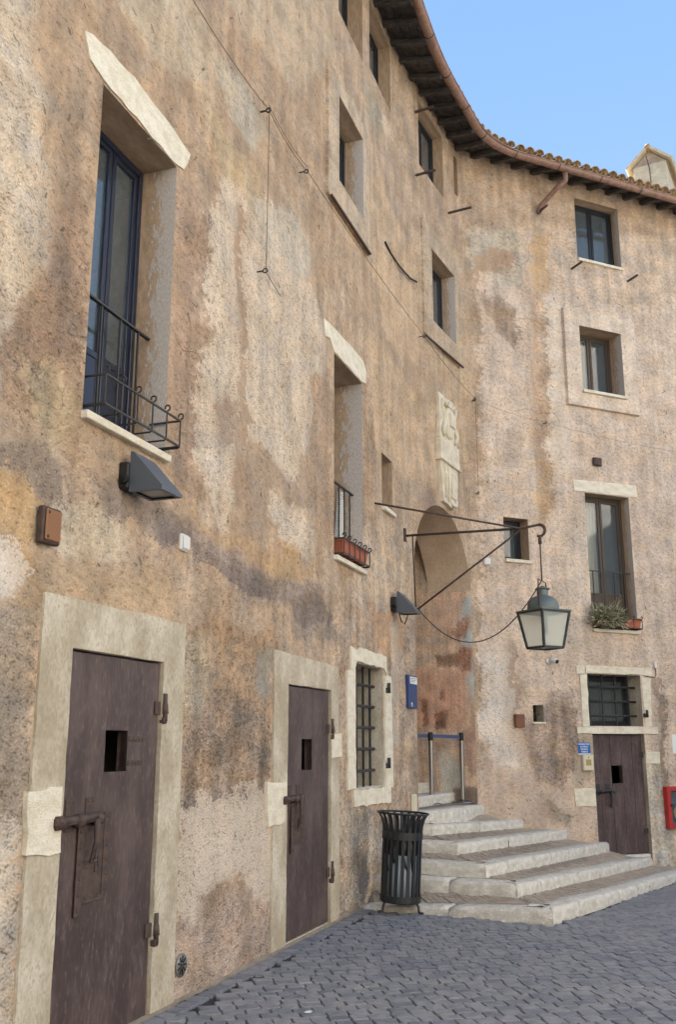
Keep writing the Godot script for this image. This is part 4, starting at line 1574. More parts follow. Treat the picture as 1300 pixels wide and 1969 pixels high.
func build_ground() -> void:
	prepare_steps()
	var root := Node3D.new()
	root.name = "ground"
	add_child(root)
	root.set_meta("kind", "structure")
	root.set_meta("label", "dark grey basalt cobblestone paving of the courtyard")
	var st := st_new(true)
	var xs := [-60.0, -30.0, -15.0, -8.0]
	var zs := [-60.0, -30.0, -15.0, -6.0, 0.0]
	for k in 27:
		xs.append(-5.0 + 0.5 * k)
		zs.append(4.0 + 0.5 * k)
	xs.append_array([12.0, 20.0, 60.0])
	zs.append_array([20.0, 30.0, 60.0])
	for j in zs.size() - 1:
		for i in xs.size() - 1:
			var q := []
			for e in [[i, j], [i + 1, j], [i + 1, j + 1], [i, j + 1]]:
				var x: float = xs[e[0]]
				var z: float = zs[e[1]]
				q.append(Vector3(x, gy(x, z) - 0.018, -z))
			quad(st, q[0], q[1], q[2], q[3])
	part("mortar_bed", done(st), mats["mortar"], root)
	# cobbles
	var variants := []
	for v in 8:
		var r := RandomNumberGenerator.new()
		r.seed = 900 + v
		var prof := []
		for k in 8:
			var an := TAU * (k + 0.5) / 8.0
			var cx := signf(cos(an)) * pow(absf(cos(an)), 0.2) * 0.51
			var cz := signf(sin(an)) * pow(absf(sin(an)), 0.2) * 0.51
			prof.append(Vector2(cx + r.randf_range(-0.03, 0.03), cz + r.randf_range(-0.03, 0.03)))
		var tilt := Vector2(r.randf_range(-0.004, 0.004), r.randf_range(-0.004, 0.004))
		st = st_new()
		var top := []
		var mid := []
		var low := []
		for p: Vector2 in prof:
			top.append(Vector3(p.x * 0.94, 0.002 + tilt.dot(p) + r.randf_range(-0.001, 0.001), p.y * 0.94))
			mid.append(Vector3(p.x * 0.99, -0.007 + tilt.dot(p), p.y * 0.99))
			low.append(Vector3(p.x, -0.045, p.y))
		var cen := Vector3(0, 0.004, 0)
		for k in 8:
			var k2 := (k + 1) % 8
			tri(st, cen, top[k2], top[k])
			quad(st, top[k], top[k2], mid[k2], mid[k])
			quad(st, mid[k], mid[k2], low[k2], low[k])
		variants.append(done(st))
	var r := RandomNumberGenerator.new()
	r.seed = 31
	var all := []
	# main field: courses running across the court
	var ang := deg_to_rad(12.0)
	var ex := Vector2(cos(ang), sin(ang))
	var ez := Vector2(-ex.y, ex.x)
	var v := 2.5
	var row := 0
	while v < 17.5:
		var rh := r.randf_range(0.10, 0.125)
		var u := -5.0 + r.randf() * 0.1
		while u < 8.5:
			var len := r.randf_range(0.11, 0.165)
			var uc := u + len * 0.5
			var wob := 0.05 * sin(uc * 1.1 + v * 0.35) + 0.02 * sin(uc * 2.3 + 1.7)
			var p := ex * uc + ez * (v + rh * 0.5 + wob)
			u += len
			if not inside_court(p, 0.21):
				continue
			if in_steps(p):
				continue
			all.append([p, ang + r.randf_range(-0.05, 0.05) - 0.055 * cos(uc * 1.1 + v * 0.35), len - 0.010, rh - 0.009])
		v += rh
		row += 1
	# border course along the near wall
	var s := 0.5
	while s < 10.9:
		var len := r.randf_range(0.12, 0.20)
		for k in 1:
			var p := plan(s + len * 0.5, 0.12)
			if not in_steps(p):
				var e := wall_dir(s)
				all.append([p, atan2(e.y, e.x), len - 0.013, 0.115])
		s += len
	# nearest 300 in view are stones of their own, the rest one mesh
	var scored := []
	for q in all:
		var p: Vector2 = q[0]
		var yy := gy(p.x, p.y) - EYE
		var zc := p.y * cp + yy * sp
		var u2 := 650.0 + F * p.x / zc
		var v2 := 984.5 - F * (yy * cp - p.y * sp) / zc
		var seen := u2 > -20.0 and u2 < 1320.0 and v2 < 1990.0 and zc > 1.0
		scored.append([p.length() if seen else 1000.0 + p.length(), q])
	scored.sort_custom(func(a, b): return a[0] < b[0])
	var rest := []
	for k in 3:
		var t := SurfaceTool.new()
		t.begin(Mesh.PRIMITIVE_TRIANGLES)
		rest.append(t)
	var ms := [mats["cobble_a"], mats["cobble_b"], mats["cobble_c"]]
	var cnt := 0
	for e in scored:
		var q: Array = e[1]
		var p: Vector2 = q[0]
		var bs := Basis(Vector3.UP, q[1]).scaled_local(Vector3(q[2] / 1.0, 1.0, q[3] / 1.0))
		bs = Basis(Vector3(1, 0, 0.3).normalized(), r.randf_range(-0.018, 0.018)) * bs
		var xf := Transform3D(bs, Vector3(p.x, gy(p.x, p.y) + r.randf_range(-0.003, 0.002), -p.y))
		var mi := r.randi() % 3
		var vi := r.randi() % 8
		if cnt < 300:
			part("cobblestone", variants[vi], ms[mi], root, xf)
		else:
			rest[mi].append_from(variants[vi], 0, xf)
		cnt += 1
	for k in 3:
		var o := part("cobblestones", rest[k].commit(), ms[k], root)
		o.set_meta("kind", "stuff")

func in_steps(p: Vector2) -> bool:
	var e: Array = step_edges[0]
	var l := Vector2(e[0].x, -e[0].z)
	var c := Vector2(e[1].x, -e[1].z)
	var r := Vector2(e[2].x, -e[2].z)
	var n1 := out_of((c - l).normalized())
	var n2 := out_of((r - c).normalized())
	return (p - c).dot(n1) < 0.055 and (p - c).dot(n2) < 0.055

# ================================================================ steps
func build_steps() -> void:
	var root := thing("stone_staircase", Transform3D(), "broad pale stone steps with brick treads climbing to the arched passage", "staircase")
	var r := RandomNumberGenerator.new()
	r.seed = 8
	for k in step_edges.size():
		var e: Array = step_edges[k]
		var l: Vector3 = e[0]
		var c: Vector3 = e[1]
		var rr: Vector3 = e[2]
		var d1 := Vector3(c.x - l.x, 0, c.z - l.z).normalized()
		var d2 := Vector3(rr.x - c.x, 0, rr.z - c.z).normalized()
		var n1 := Vector3(-d1.z, 0, d1.x)     # out, towards the court
		var n2 := Vector3(-d2.z, 0, d2.x)
		var mit := (n1 + n2) / (1.0 + n1.dot(n2))
		var drop := 0.34
		for half in 2:
			var a := l if half == 0 else c
			var b := c if half == 0 else rr
			var la := n1 if half == 0 else mit
			var lb := mit if half == 0 else n2
			var ln := a.distance_to(b)
			var nb := maxi(1, int(round(ln / 0.85)))
			var cuts := [0.0]
			for q in range(1, nb):
				cuts.append((q + r.randf_range(-0.22, 0.22)) / nb)
			cuts.append(1.0)
			for q in nb:
				var gap := 0.005 / ln
				var t0: float = cuts[q] + (gap if q > 0 else 0.0)
				var t1: float = cuts[q + 1] - (gap if q < nb - 1 else 0.0)
				kerb(root, a, b, la, lb, t0, t1, drop, r, n1 if half == 0 else n2)
		# tread behind the kerb, up to the next step
		if k + 1 < step_edges.size():
			var up: Array = step_edges[k + 1]
			var inset := 0.245
			var lo := [l - n1 * inset, c - mit * inset, rr - n2 * inset]
			var hi := []
			for q in 3:
				var u: Vector3 = up[q]
				hi.append(Vector3(u.x, u.y - 0.118, u.z) - (mit if q == 1 else (n1 if q == 0 else n2)) * 0.06)
			if k == 4:
				hi[1] = hi[1]
			for half in 2:
				var q4 := [lo[half], lo[half + 1], hi[half + 1], hi[half]]
				tread(root, q4, r, half)

func kerb(root: Node3D, a: Vector3, b: Vector3, la: Vector3, lb: Vector3, t0: float, t1: float, drop: float, r: RandomNumberGenerator, nf: Vector3) -> void:
	var prof := [Vector2(0.0, -drop), Vector2(0.0, -0.06), Vector2(-0.004, -0.026), Vector2(-0.018, -0.008), Vector2(-0.042, 0.0), Vector2(-0.16, 0.001), Vector2(-0.29, 0.0), Vector2(-0.29, -0.12)]
	var st := st_new(true)
	var nn := maxi(3, int(a.distance_to(b) * (t1 - t0) / 0.09))
	var dy := r.randf_range(-0.006, 0.006)
	var dz := r.randf_range(-0.008, 0.008)
	if t0 <= 0.0001 or t1 >= 0.9999:
		dy = 0.0
		dz = 0.0
	var pv := []
	var first := []
	var chip := r.randf() * 50.0
	for i in nn + 1:
		var t := lerpf(t0, t1, float(i) / nn)
		var p := a.lerp(b, t)
		var lat := la.lerp(lb, t) if false else nf
		# keep straight faces: only the very ends take the mitre
		if t <= 0.0001:
			lat = la
		elif t >= 0.9999:
			lat = lb
		var q := []
		for j in prof.size():
			var pf: Vector2 = prof[j]
			var wob := 0.0
			var wy := 0.0
			if j > 0 and j < 5:
				wob = nz.get_noise_3d(p.x * 5.0 + chip, j * 0.7, p.z * 5.0) * 0.014 - maxf(0.0, nz.get_noise_3d(p.x * 2.0 + chip, 3.0, p.z * 2.0) - 0.25) * 0.05
				wy = nz.get_noise_3d(p.x * 4.0, j * 0.9 + chip, p.z * 4.0) * 0.008
			elif j == 5:
				wy = nz.get_noise_3d(p.x * 3.0, 7.0, p.z * 3.0) * 0.006
			if (i == 0 or i == nn) and j >= 1 and j <= 5 and t > 0.001 and t < 0.999:
				wy -= 0.004
			q.append(p + lat * (pf.x + wob + (dz if j < 5 else 0.0)) + Vector3(0, pf.y + wy + dy, 0))
		if i > 0:
			for j in prof.size() - 1:
				quad(st, pv[j], q[j], q[j + 1], pv[j + 1])
		else:
			first = q
		pv = q
	for j in range(1, prof.size() - 1):
		tri(st, first[0], first[j], first[j + 1])
		tri(st, pv[0], pv[j + 1], pv[j])
	part("kerb_stone", done(st), mats["step_stone"], root)

func tread(root: Node3D, q: Array, r: RandomNumberGenerator, half: int) -> void:
	var st := st_new()
	var dn := Vector3(0, -0.012, 0)
	quad(st, q[0] + dn, q[1] + dn, q[2] + dn, q[3] + dn)
	part("tread_bed", done(st), mats["tread_mortar"], root)
	# bricks on edge
	var wu: float = (q[0].distance_to(q[1]) + q[3].distance_to(q[2])) * 0.5
	var wv: float = (q[0].distance_to(q[3]) + q[1].distance_to(q[2])) * 0.5
	var nu := maxi(2, int(wu / 0.062))
	var nv := maxi(1, int(round(wv / 0.23)))
	st = st_new()
	for iv in nv:
		for iu in nu + 6:
			var cs := []
			var ok := true
			for e in [[0.08, 0.03], [0.92, 0.03], [0.92, 0.97], [0.08, 0.97]]:
				var vv: float = (iv + e[1]) / nv
				var uu: float = (iu - 3.0 + e[0] + (0.5 if iv % 2 == 1 else 0.0) + vv * 2.2 * (1.0 if half == 1 else -1.0)) / nu
				if uu < 0.0 or uu > 1.0:
					ok = false
				var p: Vector3 = (q[0] as Vector3).lerp(q[1], uu).lerp((q[3] as Vector3).lerp(q[2], uu), vv)
				cs.append(p)
			if not ok:
				continue
			var y := r.randf_range(-0.008, 0.001)
			var t := []
			var cen: Vector3 = (cs[0] + cs[1] + cs[2] + cs[3]) * 0.25
			for c: Vector3 in cs:
				t.append(c.lerp(cen, 0.03) + Vector3(0, y, 0))
			quad(st, t[0], t[1], t[2], t[3])
			for j in 4:
				var j2 := (j + 1) % 4
				quad(st, cs[j] + Vector3(0, -0.02, 0), cs[j2] + Vector3(0, -0.02, 0), t[j2], t[j])
	var o := part("tread_bricks", done(st), mats["brick"], root)
	o.set_meta("kind", "stuff")

# ================================================================ far side of the court (behind the camera)
func build_opposite() -> void:
	court_wing("courtyard_building", Transform3D(Basis(), Vector3(0, 0, 10.0)), 34.0, 6, "sunlit pale stone building closing the far side of the courtyard")
	court_wing("courtyard_wing", Transform3D(Basis(Vector3.UP, PI / 2), Vector3(12.5, 0, -2.0)), 24.0, 4, "sunlit pale stone wing on the right-hand side of the courtyard")

func court_wing(called: String, xf: Transform3D, length: float, cols: int, label: String) -> void:
	# the front looks along -z of its own axes
	var root := thing(called, xf, label, "building")
	var st := st_new()
	var x0 := -length / 2
	var x1 := length / 2
	var y := -1.0
	var W := 1.2
	var Hh := 1.9
	var pit := length / cols
	for fl in 4:
		var y1: float = (1.6 + fl * 3.9) if fl < 3 else 13.5
		quad(st, Vector3(x1, y, 0), Vector3(x0, y, 0), Vector3(x0, y1, 0), Vector3(x1, y1, 0))
		if fl < 3:
			var x := x0
			for k in cols + 1:
				var xe := (x0 + (k + 0.5) * pit - W * 0.5) if k < cols else x1
				quad(st, Vector3(xe, y1, 0), Vector3(x, y1, 0), Vector3(x, y1 + Hh, 0), Vector3(xe, y1 + Hh, 0))
				x = x0 + (k + 0.5) * pit + W * 0.5
			y = y1 + Hh
	quad(st, Vector3(x0, -1, 0), Vector3(x0, -1, 6), Vector3(x0, 13.5, 6), Vector3(x0, 13.5, 0))
	quad(st, Vector3(x1, -1, 6), Vector3(x1, -1, 0), Vector3(x1, 13.5, 0), Vector3(x1, 13.5, 6))
	quad(st, Vector3(x1, -1, 6), Vector3(x0, -1, 6), Vector3(x0, 13.5, 6), Vector3(x1, 13.5, 6))
	quad(st, Vector3(x0, 13.5, 6), Vector3(x1, 13.5, 6), Vector3(x1, 13.5, 0), Vector3(x0, 13.5, 0))
	part("wall", done(st), mats["court_stone"], root)
	part("cornice", box_mesh(Vector3(x0 - 0.3, 13.2, -0.35), Vector3(x1 + 0.3, 13.6, 0.2), 0.05), mats["travertine"], root)
	for fl in 3:
		for k in cols:
			var o := node_part("window", Transform3D(Basis(Vector3.UP, PI), Vector3(x0 + (k + 0.5) * pit, 1.6 + fl * 3.9, 0)), root)
			st = st_new()
			var a := Vector3(-W / 2, 0, 0)
			var b := Vector3(W / 2, 0, 0)
			var inn := Vector3(0, 0, -0.4)
			var up := Vector3(0, Hh, 0)
			quad(st, a, a + inn, a + inn + up, a + up)
			quad(st, b + inn, b, b + up, b + inn + up)
			quad(st, a + up, a + up + inn, b + up + inn, b + up)
			quad(st, a, b, b + inn, a + inn)
			part("recess", done(st), mats["court_stone"], o)
			part("shutter", box_mesh(Vector3(-W / 2 + 0.08, 0.08, -0.36), Vector3(W / 2 - 0.08, Hh - 0.08, -0.30), 0.01), mats["window_wood"], o)
			frame_ring(o, "frame", -W / 2, W / 2, 0.0, Hh, 0.08, -0.38, -0.22, mats["window_wood"])
			frame_ring(o, "surround", -W / 2 - 0.16, W / 2 + 0.16, -0.16, Hh + 0.16, 0.158, -0.02, 0.06, mats["travertine"])

# ================================================================ stones and everything hung on the wall
func wall_poly(called: String, sh: Array, z0: float, z1: float, mat: String, amp: float, sd: int, bev := 0.003) -> void:
	var c := Vector2.ZERO
	for k in range(0, sh.size(), 2):
		c += Vector2(sh[k], sh[k + 1])
	c /= sh.size() / 2.0
	var loc := []
	for k in range(0, sh.size(), 2):
		loc.append(Vector2(sh[k], sh[k + 1]) - c)
	part(called, prism_mesh(ragged(loc, 0.12, amp, sd), z0, z1, bev), mats[mat], building, wframe(c.x, c.y))

func build_stones() -> void:
	# cement surrounds of the two iron doors
	wall_poly("door_surround", [3.60, -0.45, 3.60, 2.40, 5.265, 2.405, 5.285, -0.45, 4.972, -0.45, 4.972, 2.113, 3.898, 2.113, 3.898, -0.45], -0.04, 0.016, "cement", 0.005, 3)
	wall_poly("door_surround", [6.93, -0.45, 6.91, 2.37, 8.60, 2.34, 8.64, -0.45, 8.372, -0.45, 8.372, 2.093, 7.238, 2.093, 7.238, -0.45], -0.04, 0.016, "cement", 0.005, 4)
	wall_stone("bolt_stone", [45, 1522, 112, 1512, 107, 1640, 40, 1645], -0.03, 0.03, "travertine", 0.012, 5)
	wall_stone("bolt_stone", [508, 1502, 546, 1504, 542, 1580, 510, 1590], -0.03, 0.03, "travertine", 0.012, 6)
	wall_stone("hinge_stone", [634, 1412, 652, 1410, 653, 1455, 634, 1458], -0.03, 0.028, "travertine", 0.008, 7)
	wall_stone("bolt_stone", [1103, 1516, 1145, 1516, 1147, 1550, 1108, 1551], -0.03, 0.014, "travertine", 0.012, 8)
	wall_stone("hinge_stone", [1242, 1446, 1269, 1446, 1270, 1469, 1243, 1468], -0.03, 0.014, "travertine", 0.008, 9)
	# lintels
	wall_stone("lintel", [160, 59, 176, 66, 256, 150, 320, 234, 364, 298, 351, 326, 332, 313, 196, 152, 170, 114], -0.03, 0.012, "travertine", 0.010, 10)
	wall_stone("lintel", [621, 611, 672, 664, 697, 694, 703, 716, 702, 738, 694, 734, 641, 676, 633, 650, 624, 646], -0.03, 0.012, "travertine", 0.008, 11)
	wall_stone("lintel", [1102, 922, 1223, 934, 1225.5, 957, 1208, 955, 1125, 945, 1104, 943], -0.03, 0.012, "travertine", 0.006, 12)
	# barred window by the arch
	wall_stone("lintel", [672, 1242, 683, 1250, 690, 1245, 741, 1263, 741, 1296, 736.5, 1286, 683, 1271, 681, 1284, 672, 1286], -0.03, 0.020, "travertine", 0.008, 13)
	wall_stone("jamb_stone", [666, 1290, 681, 1282, 682.5, 1516, 667, 1520], -0.03, 0.018, "travertine", 0.012, 14)
	wall_stone("jamb_stone", [738, 1299, 750, 1302, 753.5, 1514, 738.5, 1514], -0.03, 0.022, "travertine", 0.008, 15)
	wall_stone("sill_stone", [676, 1520, 749, 1513, 749, 1543, 678, 1552], -0.03, 0.024, "travertine", 0.012, 16)
	# barred window over the plank door
	wall_stone("lintel", [1108, 1280, 1124, 1280, 1124, 1295, 1108, 1296], -0.03, 0.018, "travertine", 0.006, 17)
	wall_stone("lintel", [1125, 1279, 1253, 1285, 1253, 1300, 1231, 1297, 1126, 1294], -0.03, 0.020, "travertine", 0.008, 18)
	wall_stone("jamb_stone", [1115, 1297, 1128.5, 1297, 1134, 1397, 1121, 1397], -0.03, 0.014, "travertine", 0.010, 19)
	wall_stone("jamb_stone", [1233, 1301, 1251, 1304, 1254, 1397, 1241, 1397], -0.03, 0.014, "travertine", 0.010, 20)
	wall_stone("sill_stone", [1109, 1398, 1264, 1398, 1265, 1411, 1110, 1410.5], -0.03, 0.022, "travertine", 0.006, 21)
	# shutter hinges left on the barred window
	for q in [[741, 1328], [741, 1472], [1242, 1376]]:
		var w := wp(q[0], q[1])
		part("shutter_hinge", tube_mesh([Vector3(0, -0.03, 0.05), Vector3(0, 0.09, 0.05)], 0.020, 8), mats["dark_iron"], building, wframe(w.x, w.y))
		part("shutter_hinge", box_mesh(Vector3(-0.05, -0.03, 0.0), Vector3(0.03, 0.03, 0.045), 0.006), mats["dark_iron"], building, wframe(w.x, w.y))

func railing(s0: float, s1: float, y_top: float, y_bot: float, n: int, d: float) -> void:
	var root := node_part("railing", wframe((s0 + s1) * 0.5, y_bot), building)
	var w := (s1 - s0) * 0.5
	var h := y_top - y_bot
	part("handrail", bar_mesh(Vector3(-w, h, d), Vector3(w, h, d), 0.03, 0.014), mats["dark_iron"], root)
	part("bottom_rail", bar_mesh(Vector3(-w, 0.06, d), Vector3(w, 0.06, d), 0.024, 0.010), mats["dark_iron"], root)
	for k in n:
		var x := lerpf(-w, w, (k + 0.6) / (n + 0.2))
		part("baluster", bar_mesh(Vector3(x, 0.06, d), Vector3(x, h, d), 0.014, 0.014), mats["dark_iron"], root)

func scroll(x: float, y: float, z: float, r: float) -> Array:
	var a := []
	for k in 11:
		var t := k / 10.0
		var an := -PI * 0.5 + t * PI * 1.6
		a.append(Vector3(x, y + r + r * sin(an) * (1.0 - 0.3 * t), z + r * cos(an) * (1.0 - 0.3 * t)))
	return a

func rack(s0: float, s1: float, h: float, n: int, out: float, tall: float) -> void:
	# iron holder for flower boxes in front of a sill
	var root := node_part("flower_box_rack", wframe((s0 + s1) * 0.5, h), building)
	var w := (s1 - s0) * 0.5
	for y in [0.01, tall]:
		part("rack_rail", bar_mesh(Vector3(-w, y, out), Vector3(w, y, out), 0.012, 0.012), mats["dark_iron"], root)
		for x in [-w, w]:
			part("rack_rail", bar_mesh(Vector3(x, y, -0.12), Vector3(x, y, out), 0.012, 0.012), mats["dark_iron"], root)
	for k in n:
		var x := lerpf(-w, w, float(k) / (n - 1))
		var pts := [Vector3(x, 0.0, -0.10), Vector3(x, 0.0, out - 0.01), Vector3(x, 0.02, out), Vector3(x, tall, out)]
		pts.append_array(scroll(x, tall + 0.01, out, 0.024))
		part("rack_upright", tube_mesh(pts, 0.0065, 6), mats["dark_iron"], root)

func flower_box(s: float, h: float, w: float, out: float, label: String, group: String) -> Node3D:
	var o := thing("flower_box", wframe(s, h, out), label, "planter", group)
	var st := st_new()
	# tapered trough with rim
	var hh := 0.16
	var d := 0.075
	for ring in [[0.0, 0.86, hh - 0.03, 1.0], [hh - 0.03, 1.06, hh, 1.06]]:
		var a := []
		var b := []
		for c in [[-1, 1], [1, 1], [1, -1], [-1, -1]]:
			a.append(Vector3(c[0] * w * 0.5 * ring[1], ring[0], c[1] * d * ring[1]))
			b.append(Vector3(c[0] * w * 0.5 * ring[3], ring[2], c[1] * d * ring[3]))
		for k in 4:
			quad(st, a[k], a[(k + 1) % 4], b[(k + 1) % 4], b[k])
		quad(st, a[3], a[2], a[1], a[0])
		quad(st, b[0], b[1], b[2], b[3])
	part("trough", done(st), mats["terracotta"], o)
	part("soil", box_mesh(Vector3(-w * 0.48, hh, -d * 0.9), Vector3(w * 0.48, hh + 0.006, d * 0.9)), mats["soil"], o)
	return o

func build_things() -> void:
	build_stones()
	var xf: Transform3D
	var w: Vector2
	# ---- railings and racks
	railing(3.87, 4.87, 4.47, 3.58, 4, -0.17)
	railing(8.51, 9.49, 4.40, 3.55, 5, -0.12)
	railing(16.39, 17.32, 4.42, 3.46, 4, -0.09)
	rack(3.90, 4.86, 3.60, 6, 0.13, 0.20)
	rack(8.54, 9.44, 3.52, 6, 0.10, 0.17)
	rack(16.42, 17.30, 3.44, 6, 0.15, 0.16)
	flower_box(8.78, 3.535, 0.42, 0.0, "empty terracotta flower box standing right under the white folded blind", "terracotta boxes under the white blind")
	flower_box(9.22, 3.535, 0.42, 0.0, "empty terracotta flower box at the whitewashed jamb end of the blind window rack", "terracotta boxes under the white blind")
	flower_box(17.10, 3.455, 0.40, 0.05, "terracotta flower box standing beside the dried bushy plant", "")
	build_plant()
	# ---- white ribbed blind standing behind the railing
	var o := thing("folded_blind", wframe(9.34, 3.51, -0.22), "white ribbed folded blind leaning behind the window railing", "blind")
	var st := st_new()
	for k in 26:
		var t := k / 25.0
		var wd := lerpf(0.16, 0.03, t)
		box(st, Vector3(-wd, 0.18 + k * 0.028, -0.03), Vector3(wd * 0.8, 0.18 + k * 0.028 + 0.020, 0.03), 0.006)
	part("slats", done(st), plain("blind_white", rgb8(238, 238, 234), 0.5), o)
	part("case", box_mesh(Vector3(-0.14, 0.0, -0.05), Vector3(0.06, 0.22, 0.06), 0.015), mats["white_plastic"], o)
	# ---- round lamp inside the near tall window
	o = thing("wall_lamp", wframe(4.27, 4.33, -0.85), "round brass lamp seen through the tall near window", "lamp")
	part("disc", tube_mesh([Vector3(0, 0, 0.10), Vector3(0, 0, 0.13)], 0.13, 24), mats["brass"], o)
	part("rim", tube_mesh([Vector3(0, 0, 0.12), Vector3(0, 0, 0.15)], 0.09, 24, 0.07), mats["brass"], o)
	part("arm", tube_mesh([Vector3(0, 0, -2.03), Vector3(0, 0, 0.10)], 0.012, 8), mats["brass"], o)
	build_floodlights()
	build_lantern()
	build_bin()
	build_stanchions()
	build_boxes()
	build_plaque()
	build_wires()
	build_chimney()
	build_litter()

func build_plant() -> void:
	var o := flower_box(16.62, 3.455, 0.46, 0.05, "dried bushy grey-green plant spilling over its box on the window sill", "")
	o.set_meta("category", "plant")
	var r := RandomNumberGenerator.new()
	r.seed = 12
	for which in 2:
		var st := st_new()
		for k in 900:
			var a := r.randf() * TAU
			var el := r.randf_range(-0.75, 1.2)
			var dir := Vector3(cos(a) * cos(el), sin(el), sin(a) * cos(el))
			var cen := Vector3(r.randf_range(-0.24, 0.20), r.randf_range(0.06, 0.22), r.randf_range(0.0, 0.16))
			var p := cen + dir * Vector3(1.0, 0.9, 0.7) * r.randf_range(0.05, 0.17)
			var tip := p + (dir + Vector3(r.randf_range(-0.5, 0.5), r.randf_range(-0.6, 0.5), r.randf_range(-0.4, 0.5))) * r.randf_range(0.04, 0.095)
			var sd := dir.cross(Vector3(r.randf() - 0.5, r.randf() - 0.5, r.randf() - 0.5)).normalized() * 0.011
			tri(st, p - sd, p + sd, tip)
			tri(st, p + sd, p - sd, p - dir * 0.03)
		var f := part("foliage", done(st), mats["leaf_dry" if which == 0 else "leaf_green"], o)
		f.set_meta("kind", "stuff")
	for k in 5:
		var x := r.randf_range(0.0, 0.25)
		part("stem", tube_mesh([Vector3(x, 0.15, 0.0), Vector3(x + 0.08, 0.38, 0.03), Vector3(x + r.randf_range(0.05, 0.2), 0.42 + r.randf() * 0.15, 0.06)], 0.004, 5, 0.002), mats["leaf_dry"], o)

func build_floodlights() -> void:
	var places := [[4.31, 3.15, "grey wedge floodlight under the sill of the tall near window"], [10.62, 3.15, "grey wedge floodlight on the wall beside the arched passage"]]
	for k in 2:
		var o := thing("floodlight", wframe(places[k][0], places[k][1]), places[k][2], "floodlight", "wedge floodlights on the plaster wall")
		var W := 0.27
		var D := 0.24
		var Hh := 0.27
		var z0 := 0.08
		var st := st_new()
		var a := [Vector3(0, 0, z0), Vector3(0, 0, z0 + D), Vector3(0, 0.025, z0 + D), Vector3(0, Hh, z0 + 0.02), Vector3(0, Hh, z0)]
		var b := []
		for p: Vector3 in a:
			b.append(p + Vector3(W, 0, 0))
		for q in range(1, 4):
			tri(st, a[0], a[q], a[q + 1])
			tri(st, b[0], b[q + 1], b[q])
		for q in 5:
			if q == 0:
				continue
			var q2 := (q + 1) % 5
			quad(st, a[q], b[q], b[q2], a[q2])
		# underside frame
		quad(st, a[0], b[0], b[0] + Vector3(0, 0, 0.03), a[0] + Vector3(0, 0, 0.03))
		quad(st, a[1] - Vector3(0, 0, 0.03), b[1] - Vector3(0, 0, 0.03), b[1], a[1])
		quad(st, a[0] + Vector3(0, 0, 0.03), a[0] + Vector3(0.03, 0, 0.03), a[1] + Vector3(0.03, 0, -0.03), a[1] + Vector3(0, 0, -0.03))
		quad(st, b[0] + Vector3(-0.03, 0, 0.03), b[0] + Vector3(0, 0, 0.03), b[1] + Vector3(0, 0, -0.03), b[1] + Vector3(-0.03, 0, -0.03))
		part("housing", done(st), mats["flood_grey"], o)
		st = st_new()
		quad(st, a[0] + Vector3(0.03, 0.012, 0.03), b[0] + Vector3(-0.03, 0.012, 0.03), b[1] + Vector3(-0.03, 0.012, -0.03), a[1] + Vector3(0.03, 0.012, -0.03))
		part("lens", done(st), mats["flood_glass"], o)
		part("bracket", box_mesh(Vector3(-0.02, 0.02, 0.0), Vector3(0.14, 0.20, z0), 0.01), mats["black_plastic"], o)
		part("knob", tube_mesh([Vector3(-0.05, 0.08, 0.06), Vector3(-0.02, 0.08, 0.06)], 0.03, 12), mats["black_plastic"], o)
		if k == 1:
			part("loose_cable", tube_mesh([Vector3(0.1, 0.02, 0.08), Vector3(0.14, -0.10, 0.10), Vector3(0.22, -0.12, 0.12), Vector3(0.30, 0.0, 0.14)], 0.008, 6), mats["cable"], o)

